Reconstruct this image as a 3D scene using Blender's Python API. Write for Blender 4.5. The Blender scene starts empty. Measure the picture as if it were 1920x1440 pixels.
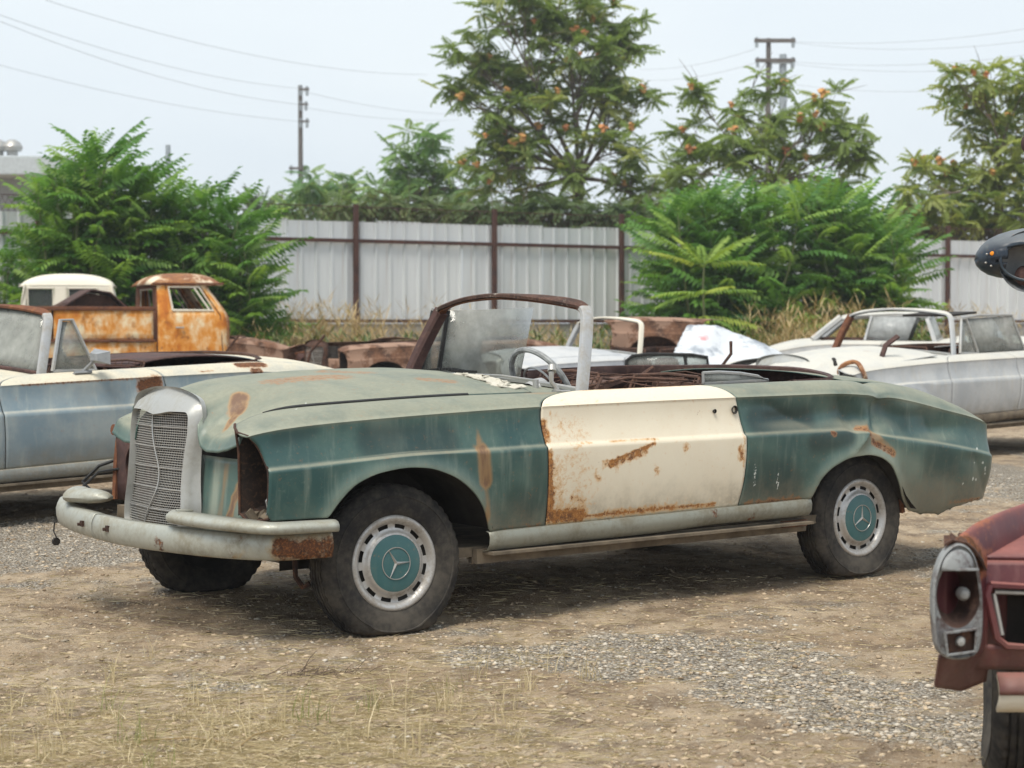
import bpy, bmesh, math, random
import numpy as np
from mathutils import Vector, Matrix, Euler

R = math.radians
S = bpy.context.scene
C = S.collection
rnd = random.Random(11)
rng = np.random.default_rng(11)

# ------------------------------------------------------------------ camera, world, sun, exposure
F_PX, CAM_H, PITCH = 3445.7, 1.24, 0.03339          # focal length in px of the 1920 px wide frame
cd = bpy.data.cameras.new('camera')
cam = bpy.data.objects.new('camera', cd); C.objects.link(cam)
cam.location = (0, 0, CAM_H)
cam.rotation_euler = (math.pi/2 - PITCH, 0, 0)
cd.sensor_width = 36; cd.lens = 36*F_PX/1920
cd.clip_start = 0.1; cd.clip_end = 3000
cd.dof.use_dof = True; cd.dof.focus_distance = 7.7; cd.dof.aperture_fstop = 5.0
S.camera = cam

w = bpy.data.worlds.new('World'); S.world = w; w.use_nodes = True
wt = w.node_tree; wt.nodes.clear()
wo = wt.nodes.new('ShaderNodeOutputWorld'); wb = wt.nodes.new('ShaderNodeBackground')
sk = wt.nodes.new('ShaderNodeTexSky'); sk.sky_type = 'NISHITA'; sk.sun_disc = False
SUN_EL, SUN_AZ = 63, 205                             # azimuth measured clockwise from +Y
sk.sun_elevation = R(SUN_EL); sk.sun_rotation = R(SUN_AZ)
sk.air_density = 1.6; sk.dust_density = 4.0; sk.ozone_density = 1.0
mx = wt.nodes.new('ShaderNodeMix'); mx.data_type = 'RGBA'
mx.inputs[0].default_value = 0.86
tc = wt.nodes.new('ShaderNodeTexCoord'); nz = wt.nodes.new('ShaderNodeTexNoise')
mp = wt.nodes.new('ShaderNodeMapping'); mp.inputs['Scale'].default_value = (1, 1, 3)
nz.inputs['Scale'].default_value = 1.6; nz.inputs['Detail'].default_value = 4
rp = wt.nodes.new('ShaderNodeValToRGB')
rp.color_ramp.elements[0].position = 0.32; rp.color_ramp.elements[0].color = (8.3, 9.4, 10.5, 1)
rp.color_ramp.elements[1].position = 0.68; rp.color_ramp.elements[1].color = (10.0, 10.8, 11.4, 1)
wt.links.new(tc.outputs['Generated'], mp.inputs['Vector']); wt.links.new(mp.outputs[0], nz.inputs['Vector'])
wt.links.new(nz.outputs['Fac'], rp.inputs['Fac'])
wt.links.new(sk.outputs[0], mx.inputs[6]); wt.links.new(rp.outputs[0], mx.inputs[7])   # thin even overcast veil over the sky
wt.links.new(mx.outputs[2], wb.inputs['Color']); wb.inputs['Strength'].default_value = 0.079
wt.links.new(wb.outputs[0], wo.inputs[0])

sd = bpy.data.lights.new('sun', 'SUN'); sun = bpy.data.objects.new('sun', sd); C.objects.link(sun)
sd.energy = 3.0; sd.angle = R(24); sd.color = (1, 0.945, 0.85)
_az, _el = R(SUN_AZ), R(SUN_EL)
_to = Vector((math.sin(_az)*math.cos(_el), math.cos(_az)*math.cos(_el), math.sin(_el)))
sun.rotation_euler = _to.to_track_quat('Z', 'Y').to_euler()
sun.location = _to*50
vs = S.view_settings
vs.view_transform = 'Standard'; vs.look = 'None'; vs.exposure = 0.32; vs.gamma = 1.0; vs.use_curve_mapping = False

# ------------------------------------------------------------------ helpers
def at(u, v, Y):
    """world point seen at photo pixel (u, v) at distance Y"""
    x = (u-960)/F_PX; y = -(v-720)/F_PX
    cp, sp = math.cos(PITCH), math.sin(PITCH)
    d = Vector((x, cp+y*sp, -sp+y*cp))
    return Vector((0, 0, CAM_H)) + d*(Y/d.y)

def tag(o, label=None, cat=None, group=None, kind=None):
    if label: o['label'] = label
    if cat: o['category'] = cat
    if group: o['group'] = group
    if kind: o['kind'] = kind
    return o

def empty(name, loc=(0, 0, 0), rot=(0, 0, 0)):
    o = bpy.data.objects.new(name, None); C.objects.link(o)
    o.location = loc; o.rotation_euler = rot; o.empty_display_size = 0.2
    return o

def mesh_of(name, V, F, mat=None, smooth=True, sharp=40, attrs=None):
    me = bpy.data.meshes.new(name)
    V = np.asarray(V, float).reshape(-1, 3)
    if isinstance(F, np.ndarray):
        n, k = F.shape
        me.vertices.add(len(V)); me.vertices.foreach_set('co', V.ravel())
        me.loops.add(n*k); me.loops.foreach_set('vertex_index', F.ravel().astype(np.int32))
        me.polygons.add(n); me.polygons.foreach_set('loop_start', np.arange(n, dtype=np.int32)*k)
        me.update(calc_edges=True)
    else:
        me.from_pydata(V.tolist(), [], F); me.update()
    if smooth:
        me.polygons.foreach_set('use_smooth', np.ones(len(me.polygons), bool))
        if sharp: me.set_sharp_from_angle(angle=R(sharp))
    if mat: me.materials.append(mat)
    if attrs:
        for k, a in attrs.items():
            at_ = me.attributes.new(k, 'FLOAT', 'POINT'); at_.data.foreach_set('value', np.asarray(a, np.float32))
    return me

def obj(name, me, parent=None, solid=0, loc=None, rot=None):
    o = bpy.data.objects.new(name, me); C.objects.link(o)
    if parent: o.parent = parent
    if loc is not None: o.location = loc
    if rot is not None: o.rotation_euler = rot
    if solid:
        m = o.modifiers.new('thickness', 'SOLIDIFY'); m.thickness = solid; m.offset = -1
    return o

class MB:
    """collects shapes, then links them as one mesh object"""
    def __init__(s): s.V = []; s.F = []; s.n = 0
    def add(s, V, F):
        V = [tuple(v) for v in V]
        s.V += V; s.F += [tuple(i+s.n for i in f) for f in F]; s.n += len(V); return s
    def box(s, c, d, rot=None, bev=0):
        x, y, z = (q/2 for q in d); b = bev
        M = Euler(rot).to_matrix() if rot else Matrix.Identity(3)
        if not b:
            P = [(i*x, j*y, k*z) for i in (-1, 1) for j in (-1, 1) for k in (-1, 1)]
            F = [(0, 1, 3, 2), (4, 6, 7, 5), (0, 4, 5, 1), (2, 3, 7, 6), (0, 2, 6, 4), (1, 5, 7, 3)]
        else:
            bm = bmesh.new(); bmesh.ops.create_cube(bm, size=1)
            for v in bm.verts: v.co = Vector((v.co.x*2*x, v.co.y*2*y, v.co.z*2*z))
            bmesh.ops.bevel(bm, geom=bm.edges[:], offset=b, segments=2, affect='EDGES', profile=0.6)
            bm.verts.index_update(); P = [v.co.copy() for v in bm.verts]; F = [tuple(v.index for v in f.verts) for f in bm.faces]; bm.free()
        return s.add([M @ Vector(p)+Vector(c) for p in P], F)
    def tube(s, pts, r, seg=6, cap=True, flat=None):
        pts = [Vector(p) for p in pts]; n = len(pts)
        rs = r if hasattr(r, '__len__') else [r]*n
        V = []; up = None
        for i, p in enumerate(pts):
            t = (pts[min(i+1, n-1)]-pts[max(i-1, 0)]).normalized()
            if up is None:
                a = Vector((0, 0, 1)) if abs(t.z) < .9 else Vector((1, 0, 0)); up = t.cross(a).normalized()
            up = (up - t*up.dot(t)).normalized(); b = t.cross(up)
            for k in range(seg):
                q = 2*math.pi*k/seg + math.pi/seg
                V.append(p + up*math.cos(q)*rs[i] + b*math.sin(q)*rs[i]*(flat or 1))
        F = [(i*seg+k, i*seg+(k+1) % seg, (i+1)*seg+(k+1) % seg, (i+1)*seg+k) for i in range(n-1) for k in range(seg)]
        if cap: F += [tuple(range(seg))[::-1], tuple((n-1)*seg+k for k in range(seg))]
        return s.add(V, F)
    def grid(s, P, out=None, closeu=False):
        P = np.asarray(P, float); n, m, _ = P.shape
        F = grid_faces(n, m, closeu)
        if out is not None and orient(P, out): F = F[:, ::-1]
        return s.add(P.reshape(-1, 3), [tuple(f) for f in F.tolist()])
    def lathe(s, prof, seg=48, axis='y', cap=False):
        V = []; n = len(prof)
        for i in range(seg):
            a = 2*math.pi*i/seg
            for (r, h) in prof:
                p = (r*math.sin(a), h, r*math.cos(a)) if axis == 'y' else (r*math.cos(a), r*math.sin(a), h)
                V.append(p)
        F = [(i*n+j, i*n+j+1, ((i+1) % seg)*n+j+1, ((i+1) % seg)*n+j) for i in range(seg) for j in range(n-1)]
        return s.add(V, F)
    def prism(s, poly, depth, M=None):
        """polygon in local xz, extruded along +y by depth"""
        n = len(poly); M = M or Matrix.Identity(4)
        V = [M @ Vector((x, 0, z)) for x, z in poly] + [M @ Vector((x, depth, z)) for x, z in poly]
        F = [tuple(range(n)), tuple(range(2*n-1, n-1, -1))] + [(i, n+i, n+(i+1) % n, (i+1) % n) for i in range(n)]
        return s.add(V, F)
    def build(s, name, mat, parent=None, smooth=True, sharp=40, solid=0, fix=False, **k):
        me = mesh_of(name, s.V, s.F, mat, smooth, sharp)
        if fix:
            bm = bmesh.new(); bm.from_mesh(me); bmesh.ops.recalc_face_normals(bm, faces=bm.faces); bm.to_mesh(me); bm.free()
        return obj(name, me, parent, solid, **k)

def grid_faces(n, m, closeu=False):
    i, j = np.meshgrid(np.arange(n if closeu else n-1), np.arange(m-1), indexing='ij'); i = i.ravel(); j = j.ravel(); i2 = (i+1) % n
    return np.stack([i*m+j, i2*m+j, i2*m+j+1, i*m+j+1], 1)

def orient(P, out):
    a = P[1:, :-1]-P[:-1, :-1]; b = P[:-1, 1:]-P[:-1, :-1]
    return np.cross(a, b).reshape(-1, 3).mean(0) @ np.asarray(out, float) < 0

def panel(name, P, out, mat, parent, solid=.005, attrs=None, sharp=55):
    P = np.asarray(P, float); n, m, _ = P.shape
    F = grid_faces(n, m)
    if orient(P, out): F = F[:, ::-1]
    return obj(name, mesh_of(name, P.reshape(-1, 3), np.ascontiguousarray(F), mat, True, sharp, attrs), parent, solid)

def pch(pts):
    """monotone cubic interpolation through the points"""
    p = sorted(pts); x = np.array([a for a, _ in p], float); y = np.array([b for _, b in p], float)
    h = np.diff(x); d = np.diff(y)/h; m = np.zeros(len(x)); m[0] = d[0]; m[-1] = d[-1]
    for i in range(1, len(x)-1):
        if d[i-1]*d[i] > 0:
            w1 = 2*h[i]+h[i-1]; w2 = h[i]+2*h[i-1]; m[i] = (w1+w2)/(w1/d[i-1]+w2/d[i])
    def f(q):
        q = np.clip(np.asarray(q, float), x[0], x[-1]); k = np.clip(np.searchsorted(x, q)-1, 0, len(h)-1)
        t = (q-x[k])/h[k]
        return ((1+2*t)*(1-t)**2*y[k] + t*(1-t)**2*h[k]*m[k] + t*t*(3-2*t)*y[k+1] + t*t*(t-1)*h[k]*m[k+1])
    return f

def sst(x, a, b):
    t = np.clip((np.asarray(x, float)-a)/(b-a), 0, 1); return t*t*(3-2*t)

def vnoise(x, y, sc, seed=0):
    g = np.random.default_rng(seed).random((257, 257))
    x = np.asarray(x)*sc; y = np.asarray(y)*sc
    xi = np.floor(x).astype(int); yi = np.floor(y).astype(int); fx = x-xi; fy = y-yi
    fx = fx*fx*(3-2*fx); fy = fy*fy*(3-2*fy); a = xi % 256; b = yi % 256
    return (g[a, b]*(1-fx)+g[a+1, b]*fx)*(1-fy) + (g[a, b+1]*(1-fx)+g[a+1, b+1]*fx)*fy

def capsules(P, caps):
    """soft mask around 3-D segments: (p, q, radius, strength)"""
    P = np.asarray(P, float).reshape(-1, 3); out = np.zeros(len(P))
    for a, b, r, s in caps:
        a = np.array(a, float); b = np.array(b, float); ab = b-a
        t = np.clip(((P-a) @ ab)/max(ab @ ab, 1e-9), 0, 1)
        d = np.linalg.norm(P-a-t[:, None]*ab, axis=1)
        out = np.maximum(out, s*(1-sst(d, r*.35, r)))
    return out

# ------------------------------------------------------------------ materials
class NM:
    def __init__(s, name):
        s.m = bpy.data.materials.new(name); s.m.use_nodes = True; s.t = s.m.node_tree
        s.b = s.t.nodes['Principled BSDF']; s.out = s.t.nodes['Material Output']; s._oc = None
    def set(s, sock, v):
        if isinstance(v, bpy.types.NodeSocket): s.t.links.new(v, sock)
        elif v is not None:
            if hasattr(v, '__len__') and len(v) == 3 and sock.type == 'RGBA': v = (*v, 1)
            sock.default_value = v
    @property
    def oc(s):
        if s._oc is None: s._oc = s.t.nodes.new('ShaderNodeTexCoord').outputs['Object']
        return s._oc
    def geo(s, k='Normal'): return s.t.nodes.new('ShaderNodeNewGeometry').outputs[k]
    def z(s, sock, i='Z'):
        n = s.t.nodes.new('ShaderNodeSeparateXYZ'); s.t.links.new(sock, n.inputs[0]); return n.outputs[i]
    def map(s, sc=(1, 1, 1), vec=None, rot=(0, 0, 0)):
        n = s.t.nodes.new('ShaderNodeMapping'); s.set(n.inputs[0], vec or s.oc); n.inputs['Scale'].default_value = sc; n.inputs['Rotation'].default_value = rot; return n.outputs[0]
    def noise(s, sc, det=4, rough=.55, vec=None, dist=0):
        n = s.t.nodes.new('ShaderNodeTexNoise'); s.set(n.inputs['Vector'], vec or s.oc)
        n.inputs['Scale'].default_value = sc; n.inputs['Detail'].default_value = det; n.inputs['Roughness'].default_value = rough; n.inputs['Distortion'].default_value = dist
        return n.outputs['Fac']
    def voro(s, sc, vec=None, out='Distance', feat='F1'):
        n = s.t.nodes.new('ShaderNodeTexVoronoi'); n.feature = feat; s.set(n.inputs['Vector'], vec or s.oc); n.inputs['Scale'].default_value = sc; return n.outputs[out]
    def attr(s, k, kind='GEOMETRY'):
        n = s.t.nodes.new('ShaderNodeAttribute'); n.attribute_name = k; n.attribute_type = kind; return n.outputs['Fac']
    def rand(s): return s.t.nodes.new('ShaderNodeObjectInfo').outputs['Random']
    def m_(s, op, a, b=None, c=None, clamp=False):
        n = s.t.nodes.new('ShaderNodeMath'); n.operation = op; n.use_clamp = clamp; s.set(n.inputs[0], a); s.set(n.inputs[1], b)
        if c is not None: s.set(n.inputs[2], c)
        return n.outputs[0]
    def ss(s, v, a, b, lo=0., hi=1.):
        n = s.t.nodes.new('ShaderNodeMapRange'); n.interpolation_type = 'SMOOTHSTEP'; s.set(n.inputs[0], v)
        n.inputs[1].default_value = a; n.inputs[2].default_value = b; n.inputs[3].default_value = lo; n.inputs[4].default_value = hi; return n.outputs[0]
    def mix(s, f, a, b, mode='MIX'):
        n = s.t.nodes.new('ShaderNodeMix'); n.data_type = 'RGBA'; n.blend_type = mode; s.set(n.inputs[0], f); s.set(n.inputs[6], a); s.set(n.inputs[7], b); return n.outputs[2]
    def bump(s, h, st=.3, d=.01):
        n = s.t.nodes.new('ShaderNodeBump'); s.set(n.inputs['Height'], h); n.inputs['Strength'].default_value = st; n.inputs['Distance'].default_value = d
        s.t.links.new(n.outputs[0], s.b.inputs['Normal']); return n.outputs[0]
    def fin(s, col=None, rough=None, metal=None, spec=None):
        s.set(s.b.inputs['Base Color'], col); s.set(s.b.inputs['Roughness'], rough); s.set(s.b.inputs['Metallic'], metal); s.set(s.b.inputs['Specular IOR Level'], spec)
        return s.m

RUSTS0 = ((.115, .045, .02), (.26, .10, .03), (.055, .026, .016))
def rust_color(n, sc=14, rset=None):
    RUSTS = rset or RUSTS0
    a = n.noise(sc, 6, .65); b = n.noise(sc*4.3, 3, .6)
    return n.mix(n.ss(b, .45, .7), n.mix(n.ss(a, .35, .65), RUSTS[2], RUSTS[0]), RUSTS[1])

def car_paint(name, c1, c2, dust=(.30, .29, .215), dusty=.75, rough=.42, patch=0, pale=(.27, .31, .25), spec=.4, streak=.3, rustc=None, speck=0, rset=None, splash=1.):
    n = NM(name)
    big = n.noise(2.3, 5, .6); mid = n.noise(7, 6, .62); fine = n.noise(60, 4, .6)
    st = n.noise(9, 5, .6, n.map((2.2, 2.2, .22)))               # vertical run marks
    col = n.mix(n.ss(n.m_('ADD', n.m_('MULTIPLY', big, .65), n.m_('MULTIPLY', mid, .35)), .38, .62), c1, c2)
    col = n.mix(n.m_('MULTIPLY', n.ss(st, .5, .74), streak), col, pale)
    col = n.mix(n.m_('MULTIPLY', n.ss(n.noise(34, 5, .7), .56, .78), .22), col, pale)
    pa = n.m_('MULTIPLY', n.attr('pale'), n.ss(mid, .25, .65, .55, 1.))
    col = n.mix(pa, col, pale)
    da = n.m_('MULTIPLY', n.attr('dark'), n.ss(mid, .25, .6, .6, 1.))
    col = n.mix(da, col, tuple(q*.42 for q in c1))
    up = n.z(n.geo('Normal'))
    dd = n.m_('MULTIPLY', n.ss(up, .22, .92), n.ss(n.m_('ADD', n.m_('MULTIPLY', mid, .6), n.m_('MULTIPLY', big, .4)), .25, .6, .55, 1.))
    col = n.mix(n.m_('MULTIPLY', dd, dusty), col, n.mix(n.ss(fine, .3, .7), dust, tuple(q*.88 for q in dust)))
    # splashed dirt low on the body
    lo = n.m_('MULTIPLY', n.ss(n.m_('ADD', n.z(n.oc), n.m_('MULTIPLY', n.m_('SUBTRACT', n.noise(11, 5, .65), .5), .22)), .56, .34), n.ss(fine, .2, .6, .35, .7))
    col = n.mix(n.m_('MULTIPLY', lo, splash), col, (.20, .165, .115))
    # white chips and scratches
    ch = n.ss(n.m_('ADD', n.attr('chip'), n.m_('MULTIPLY', n.noise(80, 4, .75), 1.1)), .98, 1.06)
    col = n.mix(ch, col, (.62, .64, .6))
    # long smooth rust stains
    sa = n.m_('MULTIPLY', n.attr('stain'), n.ss(n.noise(16, 5, .65, n.map((1, 1, .22))), .25, .65, .55, 1.1))
    col = n.mix(n.ss(sa, .08, .6, 0., .75), col, (.34, .185, .07)); col = n.mix(n.ss(sa, .42, .95, 0., .9), col, (.13, .068, .042))
    # rust
    ra = n.m_('ADD', n.attr('rust'), n.m_('MULTIPLY', n.m_('SUBTRACT', n.noise(44, 8, .78), .5), 2.1))
    rm = n.ss(ra, .50, .72)
    halo = n.m_('MULTIPLY', n.ss(ra, .15, .5), .6)
    if patch:
        pn = n.noise(1.9, 7, .66)
        pm = n.ss(n.m_('ADD', pn, n.m_('MULTIPLY', n.m_('SUBTRACT', n.noise(23, 5, .7), .5), .16)), .72-patch, .76-patch)
        rm = n.m_('MAXIMUM', rm, pm); halo = n.m_('MAXIMUM', halo, n.m_('MULTIPLY', n.ss(pn, .64-patch, .74-patch), .5))
    if speck:
        sp = n.ss(n.voro(55), .16, .07); sel = n.ss(n.noise(5.5, 3, .6), .66-speck, .72-speck)
        rm = n.m_('MAXIMUM', rm, n.m_('MULTIPLY', n.m_('MULTIPLY', sp, sel), .85))
    rc = rustc or (.34, .14, .04)
    col = n.mix(halo, col, rc)
    col = n.mix(rm, col, rust_color(n, 30, rset))
    n.bump(n.m_('ADD', n.m_('MULTIPLY', n.m_('ADD', rm, ch), -.5), n.m_('ADD', n.m_('MULTIPLY', fine, .15), n.m_('MULTIPLY', n.noise(3.2, 2, .5), 2.2))), .35, .002)
    ro = n.m_('ADD', n.m_('ADD', n.m_('MULTIPLY', mid, .18), rough-.09), n.m_('MULTIPLY', n.m_('MAXIMUM', rm, dd), .4), clamp=True)
    return n.fin(col, ro, 0, spec)

def rusty(name, a=(.105, .05, .028), b=(.19, .085, .038), c=(.05, .03, .022), sc=5, rough=.85, keep=None, keepamt=.5):
    n = NM(name); x = n.noise(sc, 7, .65); y = n.noise(sc*6, 5, .65)
    col = n.mix(n.ss(x, .35, .62), c, a); col = n.mix(n.m_('MULTIPLY', n.ss(y, .48, .7), .8), col, b)
    if keep:
        k = n.m_('ADD', n.noise(sc*.55, 6, .6), n.m_('MULTIPLY', n.m_('SUBTRACT', y, .5), .35))
        col = n.mix(n.ss(k, .62-keepamt*.3, .72-keepamt*.3), col, keep)
    n.bump(y, .5, .004)
    return n.fin(col, rough, 0, .25)

def metal(name, col, rough=.4, met=.7, dirt=(.19, .16, .12), amt=.5, sc=9, rust=0):
    n = NM(name); x = n.noise(sc, 6, .65); y = n.noise(sc*7, 4, .6)
    d = n.m_('MULTIPLY', n.ss(n.m_('ADD', n.m_('MULTIPLY', x, .7), n.m_('MULTIPLY', y, .3)), .4, .68), amt)
    c = n.mix(d, col, dirt)
    rm = 0.
    ra = n.m_('ADD', n.attr('rust'), n.m_('MULTIPLY', n.m_('SUBTRACT', n.noise(30, 7, .72), .5), 1.2)); rm = n.ss(ra, .4, .7)
    c = n.mix(n.m_('MULTIPLY', n.ss(ra, .12, .5), .5), c, (.38, .25, .10)); c = n.mix(rm, c, rust_color(n, 26))
    if rust:
        rr = n.ss(n.noise(4, 7, .7), .66-rust, .72-rust); c = n.mix(rr, c, rust_color(n, 20)); rm = n.m_('MAXIMUM', rm, rr)
    n.bump(y, .15, .002)
    mm = n.m_('MULTIPLY', n.m_('SUBTRACT', 1., n.m_('MAXIMUM', d, rm)), met)
    return n.fin(c, n.m_('ADD', n.m_('MULTIPLY', n.m_('MAXIMUM', d, rm), .45), rough, clamp=True), mm, .4)

def plain(name, col, rough=.7, met=0, var=.25, sc=12, spec=.4):
    n = NM(name); x = n.noise(sc, 5, .6)
    c = n.mix(n.ss(x, .3, .7), tuple(q*(1-var) for q in col), tuple(min(1, q*(1+var)) for q in col)); n.bump(x, .12, .003)
    return n.fin(c, rough, met, spec)

def glass(name, dust=(.42, .43, .40), op=.5, sc=3):
    n = NM(name); n.set(n.b.inputs['Base Color'], n.mix(n.ss(n.noise(sc*5, 5, .7), .3, .7), dust, tuple(q*.72 for q in dust))); n.b.inputs['Roughness'].default_value = .7
    gl = n.t.nodes.new('ShaderNodeBsdfGlossy'); gl.inputs['Roughness'].default_value = .04
    tr = n.t.nodes.new('ShaderNodeBsdfTransparent'); tr.inputs[0].default_value = (.86, .9, .87, 1)
    fr = n.t.nodes.new('ShaderNodeFresnel'); fr.inputs[0].default_value = 1.45
    a = n.t.nodes.new('ShaderNodeMixShader'); n.t.links.new(fr.outputs[0], a.inputs[0]); n.t.links.new(tr.outputs[0], a.inputs[1]); n.t.links.new(gl.outputs[0], a.inputs[2])
    m2 = n.t.nodes.new('ShaderNodeMixShader'); n.set(m2.inputs[0], n.ss(n.noise(sc, 4, .6), .3, .7, op*.75, min(1, op*1.2)))
    n.t.links.new(a.outputs[0], m2.inputs[1]); n.t.links.new(n.b.outputs[0], m2.inputs[2]); n.t.links.new(m2.outputs[0], n.out.inputs[0])
    return n.m

def leafmat(name, c1, c2, c3, trans=.35):
    n = NM(name)
    v = n.m_('ADD', n.attr('var'), n.m_('MULTIPLY', n.rand(), 1.0)); v = n.m_('FRACT', v)
    r = n.t.nodes.new('ShaderNodeValToRGB'); n.t.links.new(v, r.inputs[0])
    e = r.color_ramp.elements; e[0].position = .0; e[0].color = (*c1, 1); e[1].position = .55; e[1].color = (*c2, 1); q = e.new(.95); q.color = (*c3, 1)
    c = n.mix(n.ss(n.noise(6, 3, .6), .3, .7, 0., .3), r.outputs[0], c1)
    n.set(n.b.inputs['Base Color'], c); n.b.inputs['Roughness'].default_value = .5; n.b.inputs['Specular IOR Level'].default_value = .35
    tl = n.t.nodes.new('ShaderNodeBsdfTranslucent'); n.t.links.new(n.mix(1., c, (1.0, 1.0, .55), 'MULTIPLY'), tl.inputs[0])
    ms = n.t.nodes.new('ShaderNodeMixShader'); ms.inputs[0].default_value = trans
    n.t.links.new(n.b.outputs[0], ms.inputs[1]); n.t.links.new(tl.outputs[0], ms.inputs[2]); n.t.links.new(ms.outputs[0], n.out.inputs[0])
    return n.m

M = {}
M['teal'] = car_paint('teal_paint', (.026, .074, .072), (.066, .124, .106), streak=.34, rough=.33, spec=.5, speck=.035)
M['cream'] = car_paint('cream_paint', (.74, .66, .515), (.78, .71, .565), dust=(.62, .555, .44), dusty=.6, rough=.33, pale=(.78, .72, .6), streak=.2, rustc=(.60, .32, .10), speck=.02, rset=((.36, .15, .04), (.50, .24, .07), (.14, .06, .03)))
M['bluegrey'] = car_paint('blue_grey_paint', (.20, .27, .31), (.33, .37, .37), dust=(.62, .56, .43), dusty=.95, rough=.5, pale=(.44, .46, .42), streak=.45, patch=.03)
M['silver'] = car_paint('off_white_paint', (.38, .40, .415), (.50, .51, .51), dust=(.56, .535, .46), dusty=.75, rough=.42, pale=(.46, .43, .37), streak=.5, patch=.015)
M['white'] = car_paint('chalky_white_paint', (.33, .36, .41), (.52, .54, .57), dust=(.46, .455, .43), dusty=.6, pale=(.6, .6, .58), patch=.02)
M['rustbody'] = rusty('rusted_body', a=(.17, .085, .05), b=(.27, .14, .08), c=(.08, .045, .032), sc=6, keep=(.30, .19, .135), keepamt=.55)
M['rust'] = rusty('dark_rust', a=(.075, .038, .026), b=(.14, .065, .036), c=(.035, .023, .02))
M['rustwire'] = rusty('rusty_wire', a=(.13, .07, .05), b=(.2, .11, .07), c=(.07, .045, .038), sc=20)
M['maroon'] = rusty('maroon_primer', a=(.085, .045, .04), b=(.12, .07, .055), c=(.05, .032, .03), rough=.75)
n = NM('orange_rust'); x_ = n.noise(1.6, 7, .68); y_ = n.noise(9, 6, .68, n.map((1, 1, .45))); v_ = n.m_('ADD', n.m_('MULTIPLY', x_, .6), n.m_('MULTIPLY', y_, .4))
cc = n.mix(n.ss(v_, .38, .54), (.76, .66, .45), (.64, .27, .045)); cc = n.mix(n.ss(v_, .49, .62), cc, (.48, .15, .025)); cc = n.mix(n.m_('MULTIPLY', n.ss(n.noise(5, 7, .75), .54, .68), .85), cc, (.17, .06, .03)); n.bump(y_, .3, .003)
M['orange'] = n.fin(cc, .8, 0, .25)
M['browntrim'] = rusty('brown_rust_trim', a=(.16, .065, .035), b=(.25, .11, .05), c=(.10, .045, .03))
M['orangewhite'] = rusty('cream_roof', a=(.30, .14, .06), b=(.42, .2, .08), c=(.2, .09, .05), sc=2.2, keep=(.70, .60, .44), keepamt=.42)
M['whiteroof'] = rusty('cream_shell', a=(.5, .42, .32), b=(.38, .27, .17), c=(.42, .33, .24), sc=3, keep=(.66, .62, .52), keepamt=1.2)
M['headrust'] = rusty('header_rust', a=(.085, .045, .034), b=(.17, .10, .07), c=(.045, .028, .024), sc=14, keep=(.30, .27, .23), keepamt=.25)
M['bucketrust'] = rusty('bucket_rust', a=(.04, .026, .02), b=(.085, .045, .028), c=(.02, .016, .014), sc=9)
M['chrome'] = metal('dull_chrome', (.45, .45, .44), .32, .75, dirt=(.27, .245, .20), amt=.65)
M['bumper'] = metal('weathered_bumper', (.40, .41, .365), .40, .4, dirt=(.22, .20, .145), amt=.9, sc=6, rust=.035)
M['shell'] = metal('grille_shell_grey', (.40, .405, .39), .42, .35, dirt=(.25, .24, .20), amt=.75, sc=6)
M['grille'] = metal('grille_wire', (.50, .49, .46), .42, .55, dirt=(.30, .27, .23), amt=.6, sc=30)
M['sill'] = metal('sill_aluminium', (.29, .295, .25), .42, .35, dirt=(.17, .15, .105), amt=.9, sc=6, rust=.02)
M['galv'] = metal('painted_grey_metal', (.40, .41, .42), .45, .25, dirt=(.30, .27, .22), amt=.75, sc=12, rust=.03)
M['wheelpaint'] = metal('wheel_trim_metal', (.50, .49, .475), .34, .55, dirt=(.25, .21, .16), amt=.85, sc=11)
M['cap'] = car_paint('hubcap_teal', (.045, .125, .13), (.06, .15, .155), dusty=.15, rough=.35, streak=.1, splash=0.)
n = NM('dusty_rubber'); x_ = n.noise(6, 6, .65); y_ = n.noise(40, 4, .6)
M['tyre'] = n.fin(n.mix(n.ss(n.m_('ADD', n.m_('MULTIPLY', x_, .7), n.m_('MULTIPLY', y_, .3)), .36, .68), (.022, .021, .021), (.085, .074, .060)), .85, 0, .25)
M['black'] = plain('black_rubber', (.018, .018, .018), .6)
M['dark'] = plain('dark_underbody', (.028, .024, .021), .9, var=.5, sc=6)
M['mud'] = plain('dried_mud', (.15, .12, .085), .95, var=.35, sc=9)
M['glass'] = glass('dusty_glass', dust=(.56, .57, .53), op=.42)
M['glass2'] = glass('hazy_glass', dust=(.48, .5, .5), op=.72)
M['darkglass'] = glass('dark_window', dust=(.05, .06, .055), op=.9)
M['greyplastic'] = plain('grey_plastic', (.26, .27, .28), .5, var=.2)
M['greywheel'] = plain('steering_grey', (.24, .25, .25), .45, var=.35, sc=25)

# ------------------------------------------------------------------ ground
def gravel_mask(x, y):
    g = np.zeros(np.shape(x))
    for cx, cy, rx, ry, a, s in ((.55, 6.75, .85, .42, -.35, 1), (1.0, 6.05, .55, .38, -.7, .95), (-.2, 7.25, .5, .3, 0, .7), (1.35, 5.4, .5, .35, -.5, .9), (-2.6, 10.2, 1.6, 1.5, 0, .85), (3.6, 14.5, 3., 2.5, 0, .8), (-.9, 6.1, .5, .3, .2, .25), (3., 10., 1.2, 1.6, 0, .45)):
        c, s_ = math.cos(a), math.sin(a); dx = (x-cx); dy = (y-cy)
        q = ((dx*c+dy*s_)/rx)**2 + ((-dx*s_+dy*c)/ry)**2
        g = np.maximum(g, s*np.exp(-q*.9))
    n = vnoise(x+50, y+50, 2.1, 3)*.55 + vnoise(x+50, y+50, 6.3, 4)*.45
    return np.clip(g*1.15 + (n-.5)*1.25, 0, 1)

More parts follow.
